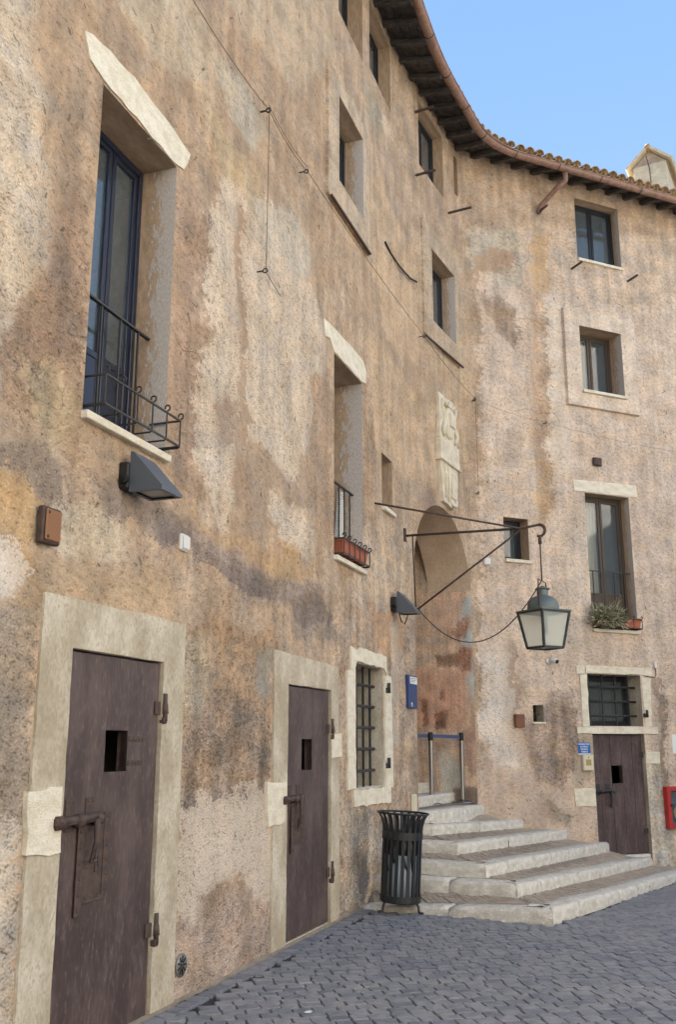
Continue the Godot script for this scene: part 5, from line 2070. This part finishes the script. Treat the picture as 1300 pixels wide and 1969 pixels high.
func build_lantern() -> void:
	var b0 := wpos(11.25, 4.26, 0.0)
	var fr := wframe(11.25, 4.26)
	var tip := fr * Vector3(0, -0.03, 1.56)
	var end := fr * Vector3(0, 0.0, 1.80)
	var o := thing("lantern_bracket", Transform3D(), "long rusty iron bracket with hooked end reaching out beside the arch", "bracket")
	part("beam", tube_mesh([b0, tip, end], 0.0165, 8), mats["rust_iron"], o)
	part("tie_rod", tube_mesh([wpos(9.97, 4.41, 0.0), tip], 0.0135, 8), mats["rust_iron"], o)
	part("strut", tube_mesh([wpos(11.62, 3.32, 0.05), tip + Vector3(0, -0.02, 0)], 0.0135, 8), mats["rust_iron"], o)
	part("upright", tube_mesh([b0 + fr.basis.z * 0.12, wpos(11.52, 3.34, 0.06)], 0.011, 6), mats["rust_iron"], o)
	part("wall_plate", box_mesh(Vector3(-0.03, -0.08, 0.0), Vector3(0.03, 0.10, 0.03), 0.006), mats["rust_iron"], o, fr)
	var hook := []
	for k in 9:
		var an := PI * 0.5 - k / 8.0 * PI * 1.15
		hook.append(end + fr.basis.z * cos(an) * 0.07 + Vector3(0, sin(an) * 0.075 - 0.075, 0))
	part("hook", tube_mesh(hook, 0.022, 8, 0.016), mats["rust_iron"], o)
	# lantern
	var hang := end + Vector3(0, -0.15, 0)
	var l := thing("street_lantern", Transform3D(Basis(Vector3.UP, deg_to_rad(30.0)), hang), "grey four-sided hanging lantern with domed top and pale glass", "lantern")
	var m: Material = mats["lantern_metal"]
	part("hanger_sleeve", tube_mesh([Vector3(0, 0.0, 0), Vector3(0, -0.10, 0)], 0.022, 10), mats["rust_iron"], l)
	part("rod", tube_mesh([Vector3(0, -0.05, 0), Vector3(0, -0.57, 0)], 0.009, 6), mats["rust_iron"], l)
	var fy := -0.57
	part("stirrup", tube_mesh([Vector3(-0.18, fy - 0.34, 0.18) * Vector3(1, 1, 0.7), Vector3(-0.15, fy, 0.1), Vector3(0.15, fy, -0.1), Vector3(0.18, fy - 0.34, -0.18) * Vector3(1, 1, 0.7)], 0.008, 6), mats["rust_iron"], l)
	part("cowl", lathe_mesh([Vector2(0.0, fy - 0.055), Vector2(0.02, fy - 0.065), Vector2(0.095, fy - 0.10), Vector2(0.09, fy - 0.108), Vector2(0.0, fy - 0.095)], 20), m, l)
	part("chimney", lathe_mesh([Vector2(0.068, fy - 0.10), Vector2(0.072, fy - 0.19), Vector2(0.075, fy - 0.20)], 20), m, l)
	part("dome", lathe_mesh([Vector2(0.075, fy - 0.185), Vector2(0.12, fy - 0.20), Vector2(0.168, fy - 0.24), Vector2(0.195, fy - 0.30), Vector2(0.20, fy - 0.36)], 12, true), m, l)
	part("roof_plate", lathe_mesh([Vector2(0.0, fy - 0.352), Vector2(0.20, fy - 0.355), Vector2(0.345, fy - 0.372), Vector2(0.345, fy - 0.386), Vector2(0.0, fy - 0.380)], 4, false, PI / 4), m, l)
	# tapered body
	var yt := fy - 0.386
	var yb := fy - 0.83
	var rt := 0.222
	var rb := 0.152
	var cs := [Vector2(1, 1), Vector2(1, -1), Vector2(-1, -1), Vector2(-1, 1)]
	for k in 4:
		var c: Vector2 = cs[k]
		var d: Vector2 = cs[(k + 1) % 4]
		part("corner_bar", bar_mesh(Vector3(c.x * rb, yb, c.y * rb), Vector3(c.x * rt, yt, c.y * rt), 0.026, 0.026), mats["lantern_dark"], l)
		part("bottom_rail", bar_mesh(Vector3(c.x * rb, yb, c.y * rb), Vector3(d.x * rb, yb, d.y * rb), 0.028, 0.028), mats["lantern_dark"], l)
		part("top_rail", bar_mesh(Vector3(c.x * rt, yt - 0.01, c.y * rt), Vector3(d.x * rt, yt - 0.01, d.y * rt), 0.022, 0.022), mats["lantern_dark"], l)
		var st := st_new()
		var q := 0.99
		quad(st, Vector3(d.x * rb, yb, d.y * rb) * Vector3(q, 1, q), Vector3(c.x * rb, yb, c.y * rb) * Vector3(q, 1, q), Vector3(c.x * rt, yt, c.y * rt) * Vector3(q, 1, q), Vector3(d.x * rt, yt, d.y * rt) * Vector3(q, 1, q))
		part("pane", done(st), mats["lantern_glass"], l)
	var st2 := st_new()
	quad(st2, Vector3(-rb, yb, -rb), Vector3(rb, yb, -rb), Vector3(rb, yb, rb), Vector3(-rb, yb, rb))
	part("bottom", done(st2), mats["lantern_glass"], l)
	part("lamp_stem", tube_mesh([Vector3(0.02, yt, 0.02), Vector3(0.02, yb + 0.16, 0.02)], 0.02, 8), mats["lantern_dark"], l)
	part("bulb", lathe_mesh([Vector2(0.0, yb + 0.05), Vector2(0.03, yb + 0.06), Vector2(0.045, yb + 0.10), Vector2(0.03, yb + 0.15), Vector2(0.018, yb + 0.17)], 14), mats["white_plastic"], l)
	# sagging cable from the wall to the lantern
	var a := wpos(11.64, 3.32, 0.06)
	var e := l.transform * Vector3(0.0, fy + 0.01, 0.0)
	var mid := at_depth(905, 1232, 12.4)
	var pts := []
	for k in 25:
		var t := k / 24.0
		var p := a.lerp(e, t)
		var full := a.lerp(e, 0.52)
		var sag := 4.0 * t * (1.0 - t)
		p.y += sag * (mid.y - full.y) * 1.0
		pts.append(p)
	var c := thing("power_cable", Transform3D(), "thin black cable sagging from the wall to the hanging lantern", "cable")
	part("sagging_cable", tube_mesh(pts, 0.007, 6), mats["cable"], c)
	part("wall_clip", box_mesh(Vector3(-0.02, -0.02, 0), Vector3(0.02, 0.02, 0.07), 0.005), mats["cable"], c, wframe(11.64, 3.32))

func build_bin() -> void:
	var pos := on_ground(769, 1752, -0.085)
	var o := thing("litter_bin", Transform3D(Basis(Vector3(0, 0, 1), deg_to_rad(-3.0)), pos), "black iron slatted litter bin with flared rim standing by the steps", "litter bin")
	var m: Material = mats["bin_iron"]
	for q in [[0.10, 0.16, 0.205], [0.70, 0.775, 0.205]]:
		part("band", lathe_mesh([Vector2(q[2], q[0]), Vector2(q[2] + 0.006, q[0]), Vector2(q[2] + 0.006, q[1]), Vector2(q[2], q[1]), Vector2(q[2], q[0])], 28, false), m, o)
	var rim := []
	for k in 33:
		rim.append(Vector3(cos(TAU * k / 32.0) * 0.262, 0.955, sin(TAU * k / 32.0) * 0.262))
	part("rim", tube_mesh(rim, 0.011, 8), m, o)
	for k in 20:
		var a := TAU * k / 20.0
		var d := Vector3(cos(a), 0, sin(a))
		var t := Vector3(-sin(a), 0, cos(a)) * 0.0165
		var st := st_new()
		var pr := [Vector2(0.198, 0.10), Vector2(0.198, 0.76), Vector2(0.206, 0.83), Vector2(0.225, 0.90), Vector2(0.258, 0.952)]
		for j in 4:
			var p0: Vector3 = d * pr[j].x + Vector3(0, pr[j].y, 0)
			var p1: Vector3 = d * pr[j + 1].x + Vector3(0, pr[j + 1].y, 0)
			var th := d * 0.005
			quad(st, p0 - t + th, p1 - t + th, p1 + t + th, p0 + t + th)
			quad(st, p0 + t - th, p1 + t - th, p1 - t - th, p0 - t - th)
			quad(st, p0 - t - th, p1 - t - th, p1 - t + th, p0 - t + th)
			quad(st, p0 + t + th, p1 + t + th, p1 + t - th, p0 + t - th)
		part("slat", done(st), m, o)
	part("liner", lathe_mesh([Vector2(0.0, 0.115), Vector2(0.178, 0.115), Vector2(0.182, 0.55), Vector2(0.176, 0.55), Vector2(0.17, 0.2)], 24), mats["bin_liner"], o)
	# crumpled bag hanging over the liner
	var stb := st_new()
	var r := RandomNumberGenerator.new()
	r.seed = 3
	var pv := []
	for j in 6:
		var ring := []
		for k in 30:
			var a := TAU * k / 30.0
			var rad := 0.180 + 0.009 * sin(k * 2.3 + j) + r.randf_range(-0.006, 0.006)
			var y := lerpf(0.74, 0.44 + 0.06 * sin(k * 0.9), j / 5.0)
			ring.append(Vector3(cos(a) * rad, y, sin(a) * rad))
		if j > 0:
			for k in 30:
				quad(stb, ring[k], pv[k], pv[(k + 1) % 30], ring[(k + 1) % 30])
		pv = ring
	part("bag", done(stb), mats["bag"], o)
	part("bottom", lathe_mesh([Vector2(0.0, 0.09), Vector2(0.2, 0.09), Vector2(0.2, 0.105), Vector2(0.0, 0.105)], 24), m, o)
	for k in 3:
		var a := TAU * k / 3.0 + 0.5
		var d := Vector3(cos(a), 0, sin(a))
		part("foot", tube_mesh([d * 0.18 + Vector3(0, 0.12, 0), d * 0.205 + Vector3(0, 0.06, 0), d * 0.215 + Vector3(0, 0.01, 0), d * 0.26 + Vector3(0, 0.006, 0)], 0.013, 8), m, o)

func build_stanchions() -> void:
	var ps := [on_ground(831, 1547, 0.712), on_ground(891, 1543, 0.712)]
	var lab := ["steel barrier post with blue belt, closer to the passage wall sign", "steel barrier post with blue belt at the open edge of the top step"]
	var dir: Vector3 = (ps[1] - ps[0]).normalized()
	for k in 2:
		var o := thing("barrier_post", Transform3D(Basis(), ps[k]), lab[k], "barrier post", "belt barrier posts in the archway")
		part("base", lathe_mesh([Vector2(0.0, 0.0), Vector2(0.165, 0.0), Vector2(0.165, 0.010), Vector2(0.12, 0.022), Vector2(0.05, 0.032), Vector2(0.034, 0.045)], 32), mats["steel"], o)
		part("post", lathe_mesh([Vector2(0.032, 0.02), Vector2(0.032, 0.93)], 24), mats["steel"], o)
		part("cap", lathe_mesh([Vector2(0.032, 0.90), Vector2(0.036, 0.905), Vector2(0.036, 1.01), Vector2(0.030, 1.02), Vector2(0.0, 1.02)], 24), mats["black_plastic"], o)
		if k == 0:
			part("belt", bar_mesh(Vector3(0, 0.965, 0) + dir * 0.036, Vector3(0, 0.955, 0) + ps[1] - ps[0] - dir * 0.036, 0.003, 0.05), mats["tape"], o)
			part("belt", bar_mesh(Vector3(-0.036, 0.965, 0), Vector3(-0.50, 0.965, 0.25), 0.003, 0.05), mats["tape"], o)

func build_boxes() -> void:
	var o: Node3D
	# rusty junction box, near
	var w := wp(87, 1012)
	o = thing("junction_box", wframe(w.x, w.y), "rusty brown metal junction box beside the bullet-pitted ochre plaster", "junction box")
	part("case", box_mesh(Vector3(-0.085, -0.105, 0.0), Vector3(0.085, 0.105, 0.045), 0.008), mats["rust_iron"], o)
	part("lid", box_mesh(Vector3(-0.07, -0.09, 0.045), Vector3(0.07, 0.09, 0.058), 0.008), plain("box_ochre", rgb8(134, 92, 58), 0.6), o)
	for q in [[-0.05, 0.07], [-0.05, -0.07]]:
		part("screw", lathe_at(Vector3(q[0], q[1], 0.058), 0.010, 0.005), mats["dark_iron"], o)
	# alarm boxes
	var al := [[349, 1044, "small white plastic alarm box on the plaster above the iron doors"], [936, 1080, "small white plastic alarm box on the right wall beside the arch"]]
	for k in 2:
		w = wp(al[k][0], al[k][1])
		o = thing("alarm_box", wframe(w.x, w.y), al[k][2], "alarm box", "white alarm boxes")
		part("case", box_mesh(Vector3(-0.065, -0.062, 0.0), Vector3(0.065, 0.062, 0.035), 0.012), mats["white_plastic"], o)
		part("cover", box_mesh(Vector3(-0.05, -0.048, 0.035), Vector3(0.05, 0.048, 0.045), 0.008), mats["white_plastic"], o)
	# round drain grate at the foot of the wall
	w = wp(346, 1856)
	o = thing("vent_grate", wframe(w.x, w.y), "round slotted metal vent grate low on the wall beside the iron door", "vent")
	part("plate", tube_mesh([Vector3(0, 0, 0), Vector3(0, 0, 0.012)], 0.075, 24), plain("grate_grey", rgb8(134, 132, 128), 0.5, 0.3), o)
	part("hub", lathe_at(Vector3(0, 0, 0.012), 0.014, 0.004), mats["dark_iron"], o)
	for k in 9:
		var a := TAU * k / 9.0
		part("slot", bar_mesh(Vector3(cos(a) * 0.020, sin(a) * 0.020, 0.0115), Vector3(cos(a) * 0.060, sin(a) * 0.060, 0.0115), 0.010, 0.010), mats["black_plastic"], o)
	# blue sign by the arch
	w = wp(787, 1329)
	o = thing("blue_sign", wframe(11.38, 2.22), "blue information board with white panel fixed beside the arch", "sign")
	part("board", box_mesh(Vector3(-0.17, -0.21, 0.0), Vector3(0.17, 0.21, 0.05), 0.006), mats["sign_blue"], o)
	part("panel", box_mesh(Vector3(-0.12, 0.10, 0.05), Vector3(0.16, 0.19, 0.053)), mats["sign_white"], o)
	for k in 3:
		part("text_line", box_mesh(Vector3(-0.10, 0.165 - k * 0.022, 0.053), Vector3(0.13 - 0.03 * k, 0.173 - k * 0.022, 0.0538)), mats["sign_grey"], o)
	part("emblem", prism_xf(ragged([Vector2(-0.03, -0.012), Vector2(0.03, -0.016), Vector2(0.01, 0.004), Vector2(0.0, 0.02), Vector2(-0.012, 0.004)], 1.0, 0.0, 1), 0.0, 0.003, Vector3(-0.06, -0.15, 0.05)), mats["sign_white"], o)
	part("text_line", box_mesh(Vector3(-0.09, -0.185, 0.05), Vector3(-0.02, -0.178, 0.0508)), mats["sign_white"], o)
	# pale box low by the jamb
	o = thing("outlet_box", wframe(11.43, 0.83), "narrow cream plastic box low on the wall beside the arch", "outlet box")
	part("case", box_mesh(Vector3(-0.085, -0.115, 0.0), Vector3(0.085, 0.115, 0.03), 0.008), mats["cream_plastic"], o)
	part("cover", box_mesh(Vector3(-0.07, -0.10, 0.03), Vector3(0.07, 0.10, 0.038), 0.006), mats["cream_plastic"], o)
	# rusty box under the lantern
	w = wp(997.5, 1386)
	o = thing("junction_box", wframe(w.x, w.y), "brown rusted metal box beside the tiny barred opening", "junction box")
	part("case", box_mesh(Vector3(-0.085, -0.10, 0.0), Vector3(0.085, 0.10, 0.06), 0.008), plain("box_red", rgb8(120, 78, 60), 0.7), o)
	part("screw", lathe_at(Vector3(-0.05, 0.06, 0.06), 0.010, 0.005), mats["dark_iron"], o)
	# small brown box above the right tall window
	w = wp(1147.5, 889)
	o = thing("vent_box", wframe(w.x, w.y), "small square brown metal box above the tall window with plant", "vent")
	part("case", box_mesh(Vector3(-0.085, -0.075, 0.0), Vector3(0.085, 0.075, 0.05), 0.008), mats["rust_iron"], o)
	part("lid", box_mesh(Vector3(-0.07, -0.06, 0.05), Vector3(0.07, 0.06, 0.06), 0.006), mats["rust_iron"], o)
	# camera
	w = wp(1058, 1272)
	o = thing("security_camera", wframe(w.x, w.y), "small white security camera under the hanging lantern", "camera")
	part("mount", tube_mesh([Vector3(-0.04, 0.0, 0.0), Vector3(-0.04, 0.0, 0.03)], 0.045, 14), mats["white_plastic"], o)
	part("arm", tube_mesh([Vector3(-0.04, 0.0, 0.02), Vector3(0.0, 0.02, 0.07)], 0.016, 8), mats["white_plastic"], o)
	part("body", tube_mesh([Vector3(0.0, 0.03, 0.03), Vector3(0.02, -0.01, 0.16)], 0.042, 14), mats["white_plastic"], o)
	part("lens", tube_mesh([Vector3(0.02, -0.01, 0.155), Vector3(0.022, -0.014, 0.168)], 0.033, 14), mats["black_plastic"], o)
	# blue switch notice and switch box
	o = thing("switch_notice", wframe(16.06, 1.50), "small blue notice with white capitals beside the plank door", "sign")
	part("plate", box_mesh(Vector3(-0.12, -0.085, 0.0), Vector3(0.12, 0.085, 0.006), 0.001), mats["notice_blue"], o)
	part("border", box_mesh(Vector3(-0.122, -0.10, 0.0), Vector3(0.122, -0.086, 0.0055)), mats["sign_white"], o)
	var texts := ["INTERRUTTORE", "ELETTRICO", "CENTRALE", "TERMICA"]
	for k in 4:
		var tm := TextMesh.new()
		tm.text = texts[k]
		var f := SystemFont.new()
		f.font_names = PackedStringArray(["Droid Sans"])
		f.font_weight = 700
		tm.font = f
		tm.font_size = 16
		tm.pixel_size = 0.0019
		tm.depth = 0.002
		part("lettering", tm, mats["sign_white"], o, Transform3D(Basis(), Vector3(0, 0.058 - k * 0.039, 0.007)))
	o = thing("switch_box", wframe(16.09, 1.27), "cream emergency switch box with yellow window beside the plank door", "switch")
	part("case", box_mesh(Vector3(-0.10, -0.12, 0.0), Vector3(0.10, 0.12, 0.06), 0.01), mats["cream_plastic"], o)
	part("window", box_mesh(Vector3(-0.055, -0.04, 0.06), Vector3(0.05, 0.055, 0.064), 0.002), plain("switch_yellow", rgb8(164, 150, 92), 0.4), o)
	part("button", lathe_at(Vector3(0.0, 0.085, 0.06), 0.010, 0.008), mats["black_plastic"], o)
	# notice on the right edge
	o = thing("white_notice", wframe(18.03, 1.56), "white notice plate above the red hose cabinet", "sign")
	part("plate", box_mesh(Vector3(-0.15, -0.15, 0.0), Vector3(0.15, 0.16, 0.006), 0.001), mats["sign_white"], o)
	for k in 4:
		part("text_line", box_mesh(Vector3(-0.07, 0.05 - k * 0.03, 0.006), Vector3(0.11, 0.06 - k * 0.03, 0.0068)), mats["sign_grey"], o)
	# fire hose cabinet
	o = thing("hose_cabinet", wframe(17.95, 0.22, 0.0), "red fire hose cabinet with glass front and yellow hose", "hose cabinet")
	var W := 0.34
	var Hh := 0.66
	frame_ring(o, "frame", -W, W, 0.0, Hh, 0.07, 0.0, 0.10, mats["cabinet_red"])
	part("back", box_mesh(Vector3(-W + 0.06, 0.06, 0.0), Vector3(W - 0.06, Hh - 0.06, 0.01)), mats["black_plastic"], o)
	part("pane", box_mesh(Vector3(-W + 0.068, 0.068, 0.076), Vector3(W - 0.068, Hh - 0.068, 0.080)), mats["glass"], o)
	for k in 5:
		var ring := []
		for j in 25:
			var a := TAU * j / 24.0
			ring.append(Vector3(0.03 + cos(a) * (0.10 + 0.022 * k), 0.24 + sin(a) * (0.07 + 0.018 * k), 0.035 + 0.010 * (k % 2)))
		part("hose", tube_mesh(ring, 0.016, 7), mats["hose_yellow"], o)
	part("latch", box_mesh(Vector3(-W + 0.05, 0.34, 0.10), Vector3(-W + 0.09, 0.39, 0.115), 0.004), mats["black_plastic"], o)
	# little cable socket beside the barred window
	w = wp(1259, 1279)
	o = thing("cable_socket", wframe(w.x, w.y), "tiny white cable socket with hanging wire beside the barred window lintel", "socket")
	part("case", box_mesh(Vector3(-0.03, -0.05, 0.0), Vector3(0.03, 0.05, 0.04), 0.008), mats["white_plastic"], o)
	part("lead", tube_mesh([Vector3(0, -0.05, 0.02), Vector3(0.005, -0.16, 0.02), Vector3(-0.03, -0.21, 0.025), Vector3(-0.25, -0.20, 0.03)], 0.006, 6), mats["cable"], o)

func build_plaque() -> void:
	var o := thing("carved_plaque", wframe(13.07, 5.06), "pale marble coat of arms with plain panel set above the arch", "plaque")
	var m: Material = mats["marble"]
	# lower console
	part("console", prism_mesh(ragged([Vector2(-0.30, 0.02), Vector2(0.16, -0.02), Vector2(0.30, 0.18), Vector2(0.36, 0.64), Vector2(-0.40, 0.64), Vector2(-0.36, 0.30)], 0.09, 0.008, 2), -0.03, 0.06, 0.01), m, o)
	part("console_rib", tube_mesh([Vector3(-0.22, 0.10, 0.06), Vector3(-0.20, 0.45, 0.07), Vector3(-0.26, 0.60, 0.06)], 0.03, 8), m, o)
	part("console_rib", tube_mesh([Vector3(-0.10, 0.06, 0.06), Vector3(-0.06, 0.40, 0.07), Vector3(-0.10, 0.58, 0.06)], 0.025, 8), m, o)
	part("console_volute", tube_mesh([Vector3(-0.02, 0.10, 0.06), Vector3(0.06, 0.02, 0.08), Vector3(0.16, 0.03, 0.08), Vector3(0.20, 0.12, 0.07)], 0.035, 8), m, o)
	part("console_leaf", prism_mesh(ragged([Vector2(0.02, 0.14), Vector2(0.24, 0.16), Vector2(0.28, 0.48), Vector2(0.06, 0.52)], 0.06, 0.012, 6), 0.05, 0.085, 0.012), m, o)
	# plain panel
	part("panel", prism_mesh(ragged([Vector2(-0.40, 0.66), Vector2(0.42, 0.66), Vector2(0.40, 1.01), Vector2(-0.40, 0.99)], 0.2, 0.004, 3), -0.03, 0.08, 0.01), m, o)
	part("panel_ledge", box_mesh(Vector3(-0.44, 0.635, -0.02), Vector3(0.44, 0.66, 0.10), 0.006), m, o)
	# relief slab with a shield
	part("relief_slab", prism_mesh(ragged([Vector2(-0.38, 1.01), Vector2(0.38, 1.01), Vector2(0.38, 1.70), Vector2(-0.38, 1.72)], 0.1, 0.006, 4), -0.03, 0.05, 0.006), m, o)
	var sh := []
	for k in 16:
		var a := TAU * k / 16.0
		sh.append(Vector2(0.02 + cos(a) * 0.19, 1.34 + sin(a) * (0.24 if sin(a) > 0 else 0.28)))
	part("shield", prism_mesh(PackedVector2Array(sh), 0.04, 0.10, 0.03), m, o)
	part("shield_boss", prism_mesh(ragged([Vector2(-0.08, 1.25), Vector2(0.12, 1.25), Vector2(0.12, 1.46), Vector2(-0.08, 1.46)], 0.07, 0.015, 9), 0.095, 0.125, 0.015), m, o)
	for sg in [-1.0, 1.0]:
		var pts := []
		for k in 14:
			var t := k / 13.0
			pts.append(Vector3(0.02 + sg * (0.24 + 0.06 * sin(t * 9.0)), 1.06 + t * 0.56, 0.06 + 0.02 * sin(t * 7.0)))
		part("ribbon", tube_mesh(pts, 0.035, 7), m, o)
		part("tassel", tube_mesh([Vector3(sg * 0.20, 1.58, 0.06), Vector3(sg * 0.08, 1.64, 0.08)], 0.04, 8), m, o)
	part("crest", prism_mesh(ragged([Vector2(-0.10, 1.56), Vector2(0.14, 1.56), Vector2(0.10, 1.68), Vector2(-0.06, 1.68)], 0.06, 0.01, 8), 0.04, 0.10, 0.015), m, o)

func eye_bolt(u: float, v: float) -> Vector3:
	var w := wp(u, v)
	var pts := [Vector3(0, 0, 0), Vector3(0, 0, 0.06)]
	for k in 10:
		var a := TAU * k / 9.0
		pts.append(Vector3(0, 0.022 * sin(a), 0.082 - 0.022 * cos(a)))
	part("eye_bolt", tube_mesh(pts, 0.0065, 6), mats["dark_iron"], building, wframe(w.x, w.y))
	return wpos(w.x, w.y, 0.09)

func build_wires() -> void:
	# wire run through eye bolts up the wall
	var runs := [
		[[330, -30], [500, 215], [575, 332], [805, 648], [908, 770]],
		[[908, 770], [1045, 815], [1320, 875]],
	]
	var lab := ["thin wire running through eye bolts down the straight wall", "thin wire running on across the right-hand wall"]
	for k in 2:
		var o := thing("wall_wire", Transform3D(), lab[k], "wire", "thin wires on the facade")
		var pts := []
		for q in runs[k]:
			pts.append(eye_bolt(q[0], q[1]))
		for i in pts.size() - 1:
			var sg := []
			for j in 7:
				var t := j / 6.0
				sg.append((pts[i] as Vector3).lerp(pts[i + 1], t) + Vector3(0, -0.05 * 4.0 * t * (1.0 - t), 0))
			part("strand", tube_mesh(sg, 0.0036 if k == 0 else 0.0022, 5), mats["wire"], o)
			if k == 0 and i == 1:
				var sg2 := []
				for p: Vector3 in sg:
					sg2.append(p + Vector3(0, 0.05, 0))
				part("strand", tube_mesh(sg2, 0.0032, 5), mats["wire"], o)
	var o := thing("hanging_wire", Transform3D(), "thin wire hanging straight down from an eye bolt to a ring", "wire")
	part("strand", tube_mesh([eye_bolt(501, 216), eye_bolt(494, 523)], 0.0032, 5), mats["wire"], o)
	part("strand", tube_mesh([wpos(wp(494, 523).x, wp(494, 523).y, 0.08), wpos(wp(536, 571).x, wp(536, 571).y, 0.02)], 0.0032, 5), mats["wire"], o)
	o = thing("hanging_wire", Transform3D(), "thin wire hanging beside the marble coat of arms in the corner", "wire")
	part("strand", tube_mesh([eye_bolt(908, 772), eye_bolt(914, 950)], 0.0032, 5), mats["wire"], o)
	# loose black cable on the upper wall
	o = thing("loose_cable", Transform3D(), "short black cable hanging loose on the upper wall", "cable")
	var pts := []
	for q in [[737, 466], [748, 488], [764, 514], [784, 536], [798, 543]]:
		var w := wp(q[0], q[1])
		pts.append(wpos(w.x, w.y, 0.03))
	part("strand", tube_mesh(pts, 0.014, 6), mats["cable"], o)
	# drip ledge irons under raised surrounds and protruding pegs
	for q in [[1100, 517, 0.30], [1206, 542, 0.30], [861, 410, 0.42], [800, 337, 0.32], [797, 216, 0.32], [1034, 410, 0.3]]:
		var w := wp(q[0], q[1])
		part("iron_peg", bar_mesh(Vector3(0, 0, 0.0), Vector3(0, 0.0, q[2]), 0.03, 0.03), mats["rust_iron"], building, wframe(w.x, w.y))
	for q in [[627, 373, 705, 490], [812, 644, 886, 708]]:
		var a := wp(q[0], q[1])
		var b := wp(q[2], q[3])
		part("drip_edge", bar_mesh(wpos(a.x + 0.02, a.y - 0.01, 0.055), wpos(b.x - 0.02, b.y - 0.01, 0.055), 0.03, 0.022), mats["rust_iron"], building)

func build_chimney() -> void:
	var base := at_depth(1266, 392, 18.6)
	var root := node_part("chimney", Transform3D(Basis(Vector3.UP, deg_to_rad(-28.0)), Vector3(base.x, 11.7, base.z)), building)
	var y0 := base.y - 11.7 - 0.4
	var m: Material = mats["cream_render"]
	var W := 0.33
	var D := 0.75
	var yt := y0 + 0.92
	part("stack", box_mesh(Vector3(-W, -0.6, -D), Vector3(W, yt, D), 0.01), m, root)
	# gable with brick opening, ridge along z
	var st := st_new()
	prism(st, PackedVector2Array([Vector2(-W - 0.04, yt), Vector2(W + 0.04, yt), Vector2(0.0, yt + 0.34)]), -D + 0.06, D - 0.06)
	part("gable", done(st), mats["brick"], root)
	for sg in [-1.0, 1.0]:
		st = st_new()
		var a := Vector3(0.0, yt + 0.36, 0)
		var b := Vector3(sg * (W + 0.12), yt - 0.04, 0)
		var nn := Vector3(-(b - a).normalized().y * sg, (b - a).normalized().x * sg, 0) * 0.05
		for z in [[-D - 0.08, D + 0.08]]:
			var q := [a + Vector3(0, 0, z[0]), b + Vector3(0, 0, z[0]), b + Vector3(0, 0, z[1]), a + Vector3(0, 0, z[1])]
			var c := []
			for p: Vector3 in q:
				c.append(p + nn)
			quad(st, q[0], q[1], q[2], q[3])
			quad(st, c[3], c[2], c[1], c[0])
			for k in 4:
				quad(st, q[k], q[(k + 1) % 4], c[(k + 1) % 4], c[k])
		part("cap_slab", done(st), m, root)
	for k in 4:
		part("ridge_tile", tube_mesh([Vector3(0, yt + 0.37, -D - 0.1 + k * 0.42), Vector3(0, yt + 0.38, -D + 0.32 + k * 0.42)], 0.07, 10, 0.06), mats["roof_tile"], root)
	part("conduit", tube_mesh([Vector3(-0.05, yt + 0.2, D + 0.02), Vector3(0.0, yt - 0.1, D + 0.02), Vector3(0.03, -0.2, D + 0.02)], 0.008, 5), mats["cable"], root)

func build_litter() -> void:
	var lab := ["small white paper scrap on the cobbles before the steps", "small white paper scrap on the cobbles away from the steps"]
	var at := [[968, 1771], [592, 1946]]
	for k in 2:
		var p := on_ground(at[k][0], at[k][1], -0.09)
		var o := thing("paper_scrap", Transform3D(Basis(Vector3.UP, 0.7 * k), Vector3(p.x, gy(p.x, -p.z) + 0.008, p.z)), lab[k], "litter", "paper scraps on the cobbles")
		var st := st_new()
		quad(st, Vector3(-0.03, 0.004, 0.015), Vector3(0.005, 0.0, 0.022), Vector3(0.008, 0.006, -0.014), Vector3(-0.024, 0.002, -0.018))
		quad(st, Vector3(0.005, 0.0, 0.022), Vector3(0.036, 0.010, 0.010), Vector3(0.030, 0.004, -0.016), Vector3(0.008, 0.006, -0.014))
		part("scrap", done(st), mats["sign_white"], o)
	# uneven cement fillet along the foot of the near wall
	var st := st_new(true)
	var pv := []
	var s := 2.6
	while s < 10.7:
		var blocked := (s > 3.55 and s < 5.3) or (s > 6.9 and s < 8.65)
		var d := 0.012 + 0.05 * absf(nz.get_noise_1d(s * 2.0)) + 0.016 * nz.get_noise_1d(s * 9.0)
		var y := 0.012 + 0.045 * nz.get_noise_1d(s * 4.0 + 30.0)
		if blocked:
			d = 0.03
			y = 0.0
		var g := plan(s, 0.1)
		var b := gy(g.x, g.y)
		var q := [wpos(s, b - 0.05, d + 0.01), wpos(s, b + 0.006, d), wpos(s, b + y, -0.03)]
		if not pv.is_empty():
			for k in 2:
				quad(st, pv[k], q[k], q[k + 1], pv[k + 1])
		pv = q
		s += 0.06
	part("wall_footing", done(st), mats["tread_mortar"], building)
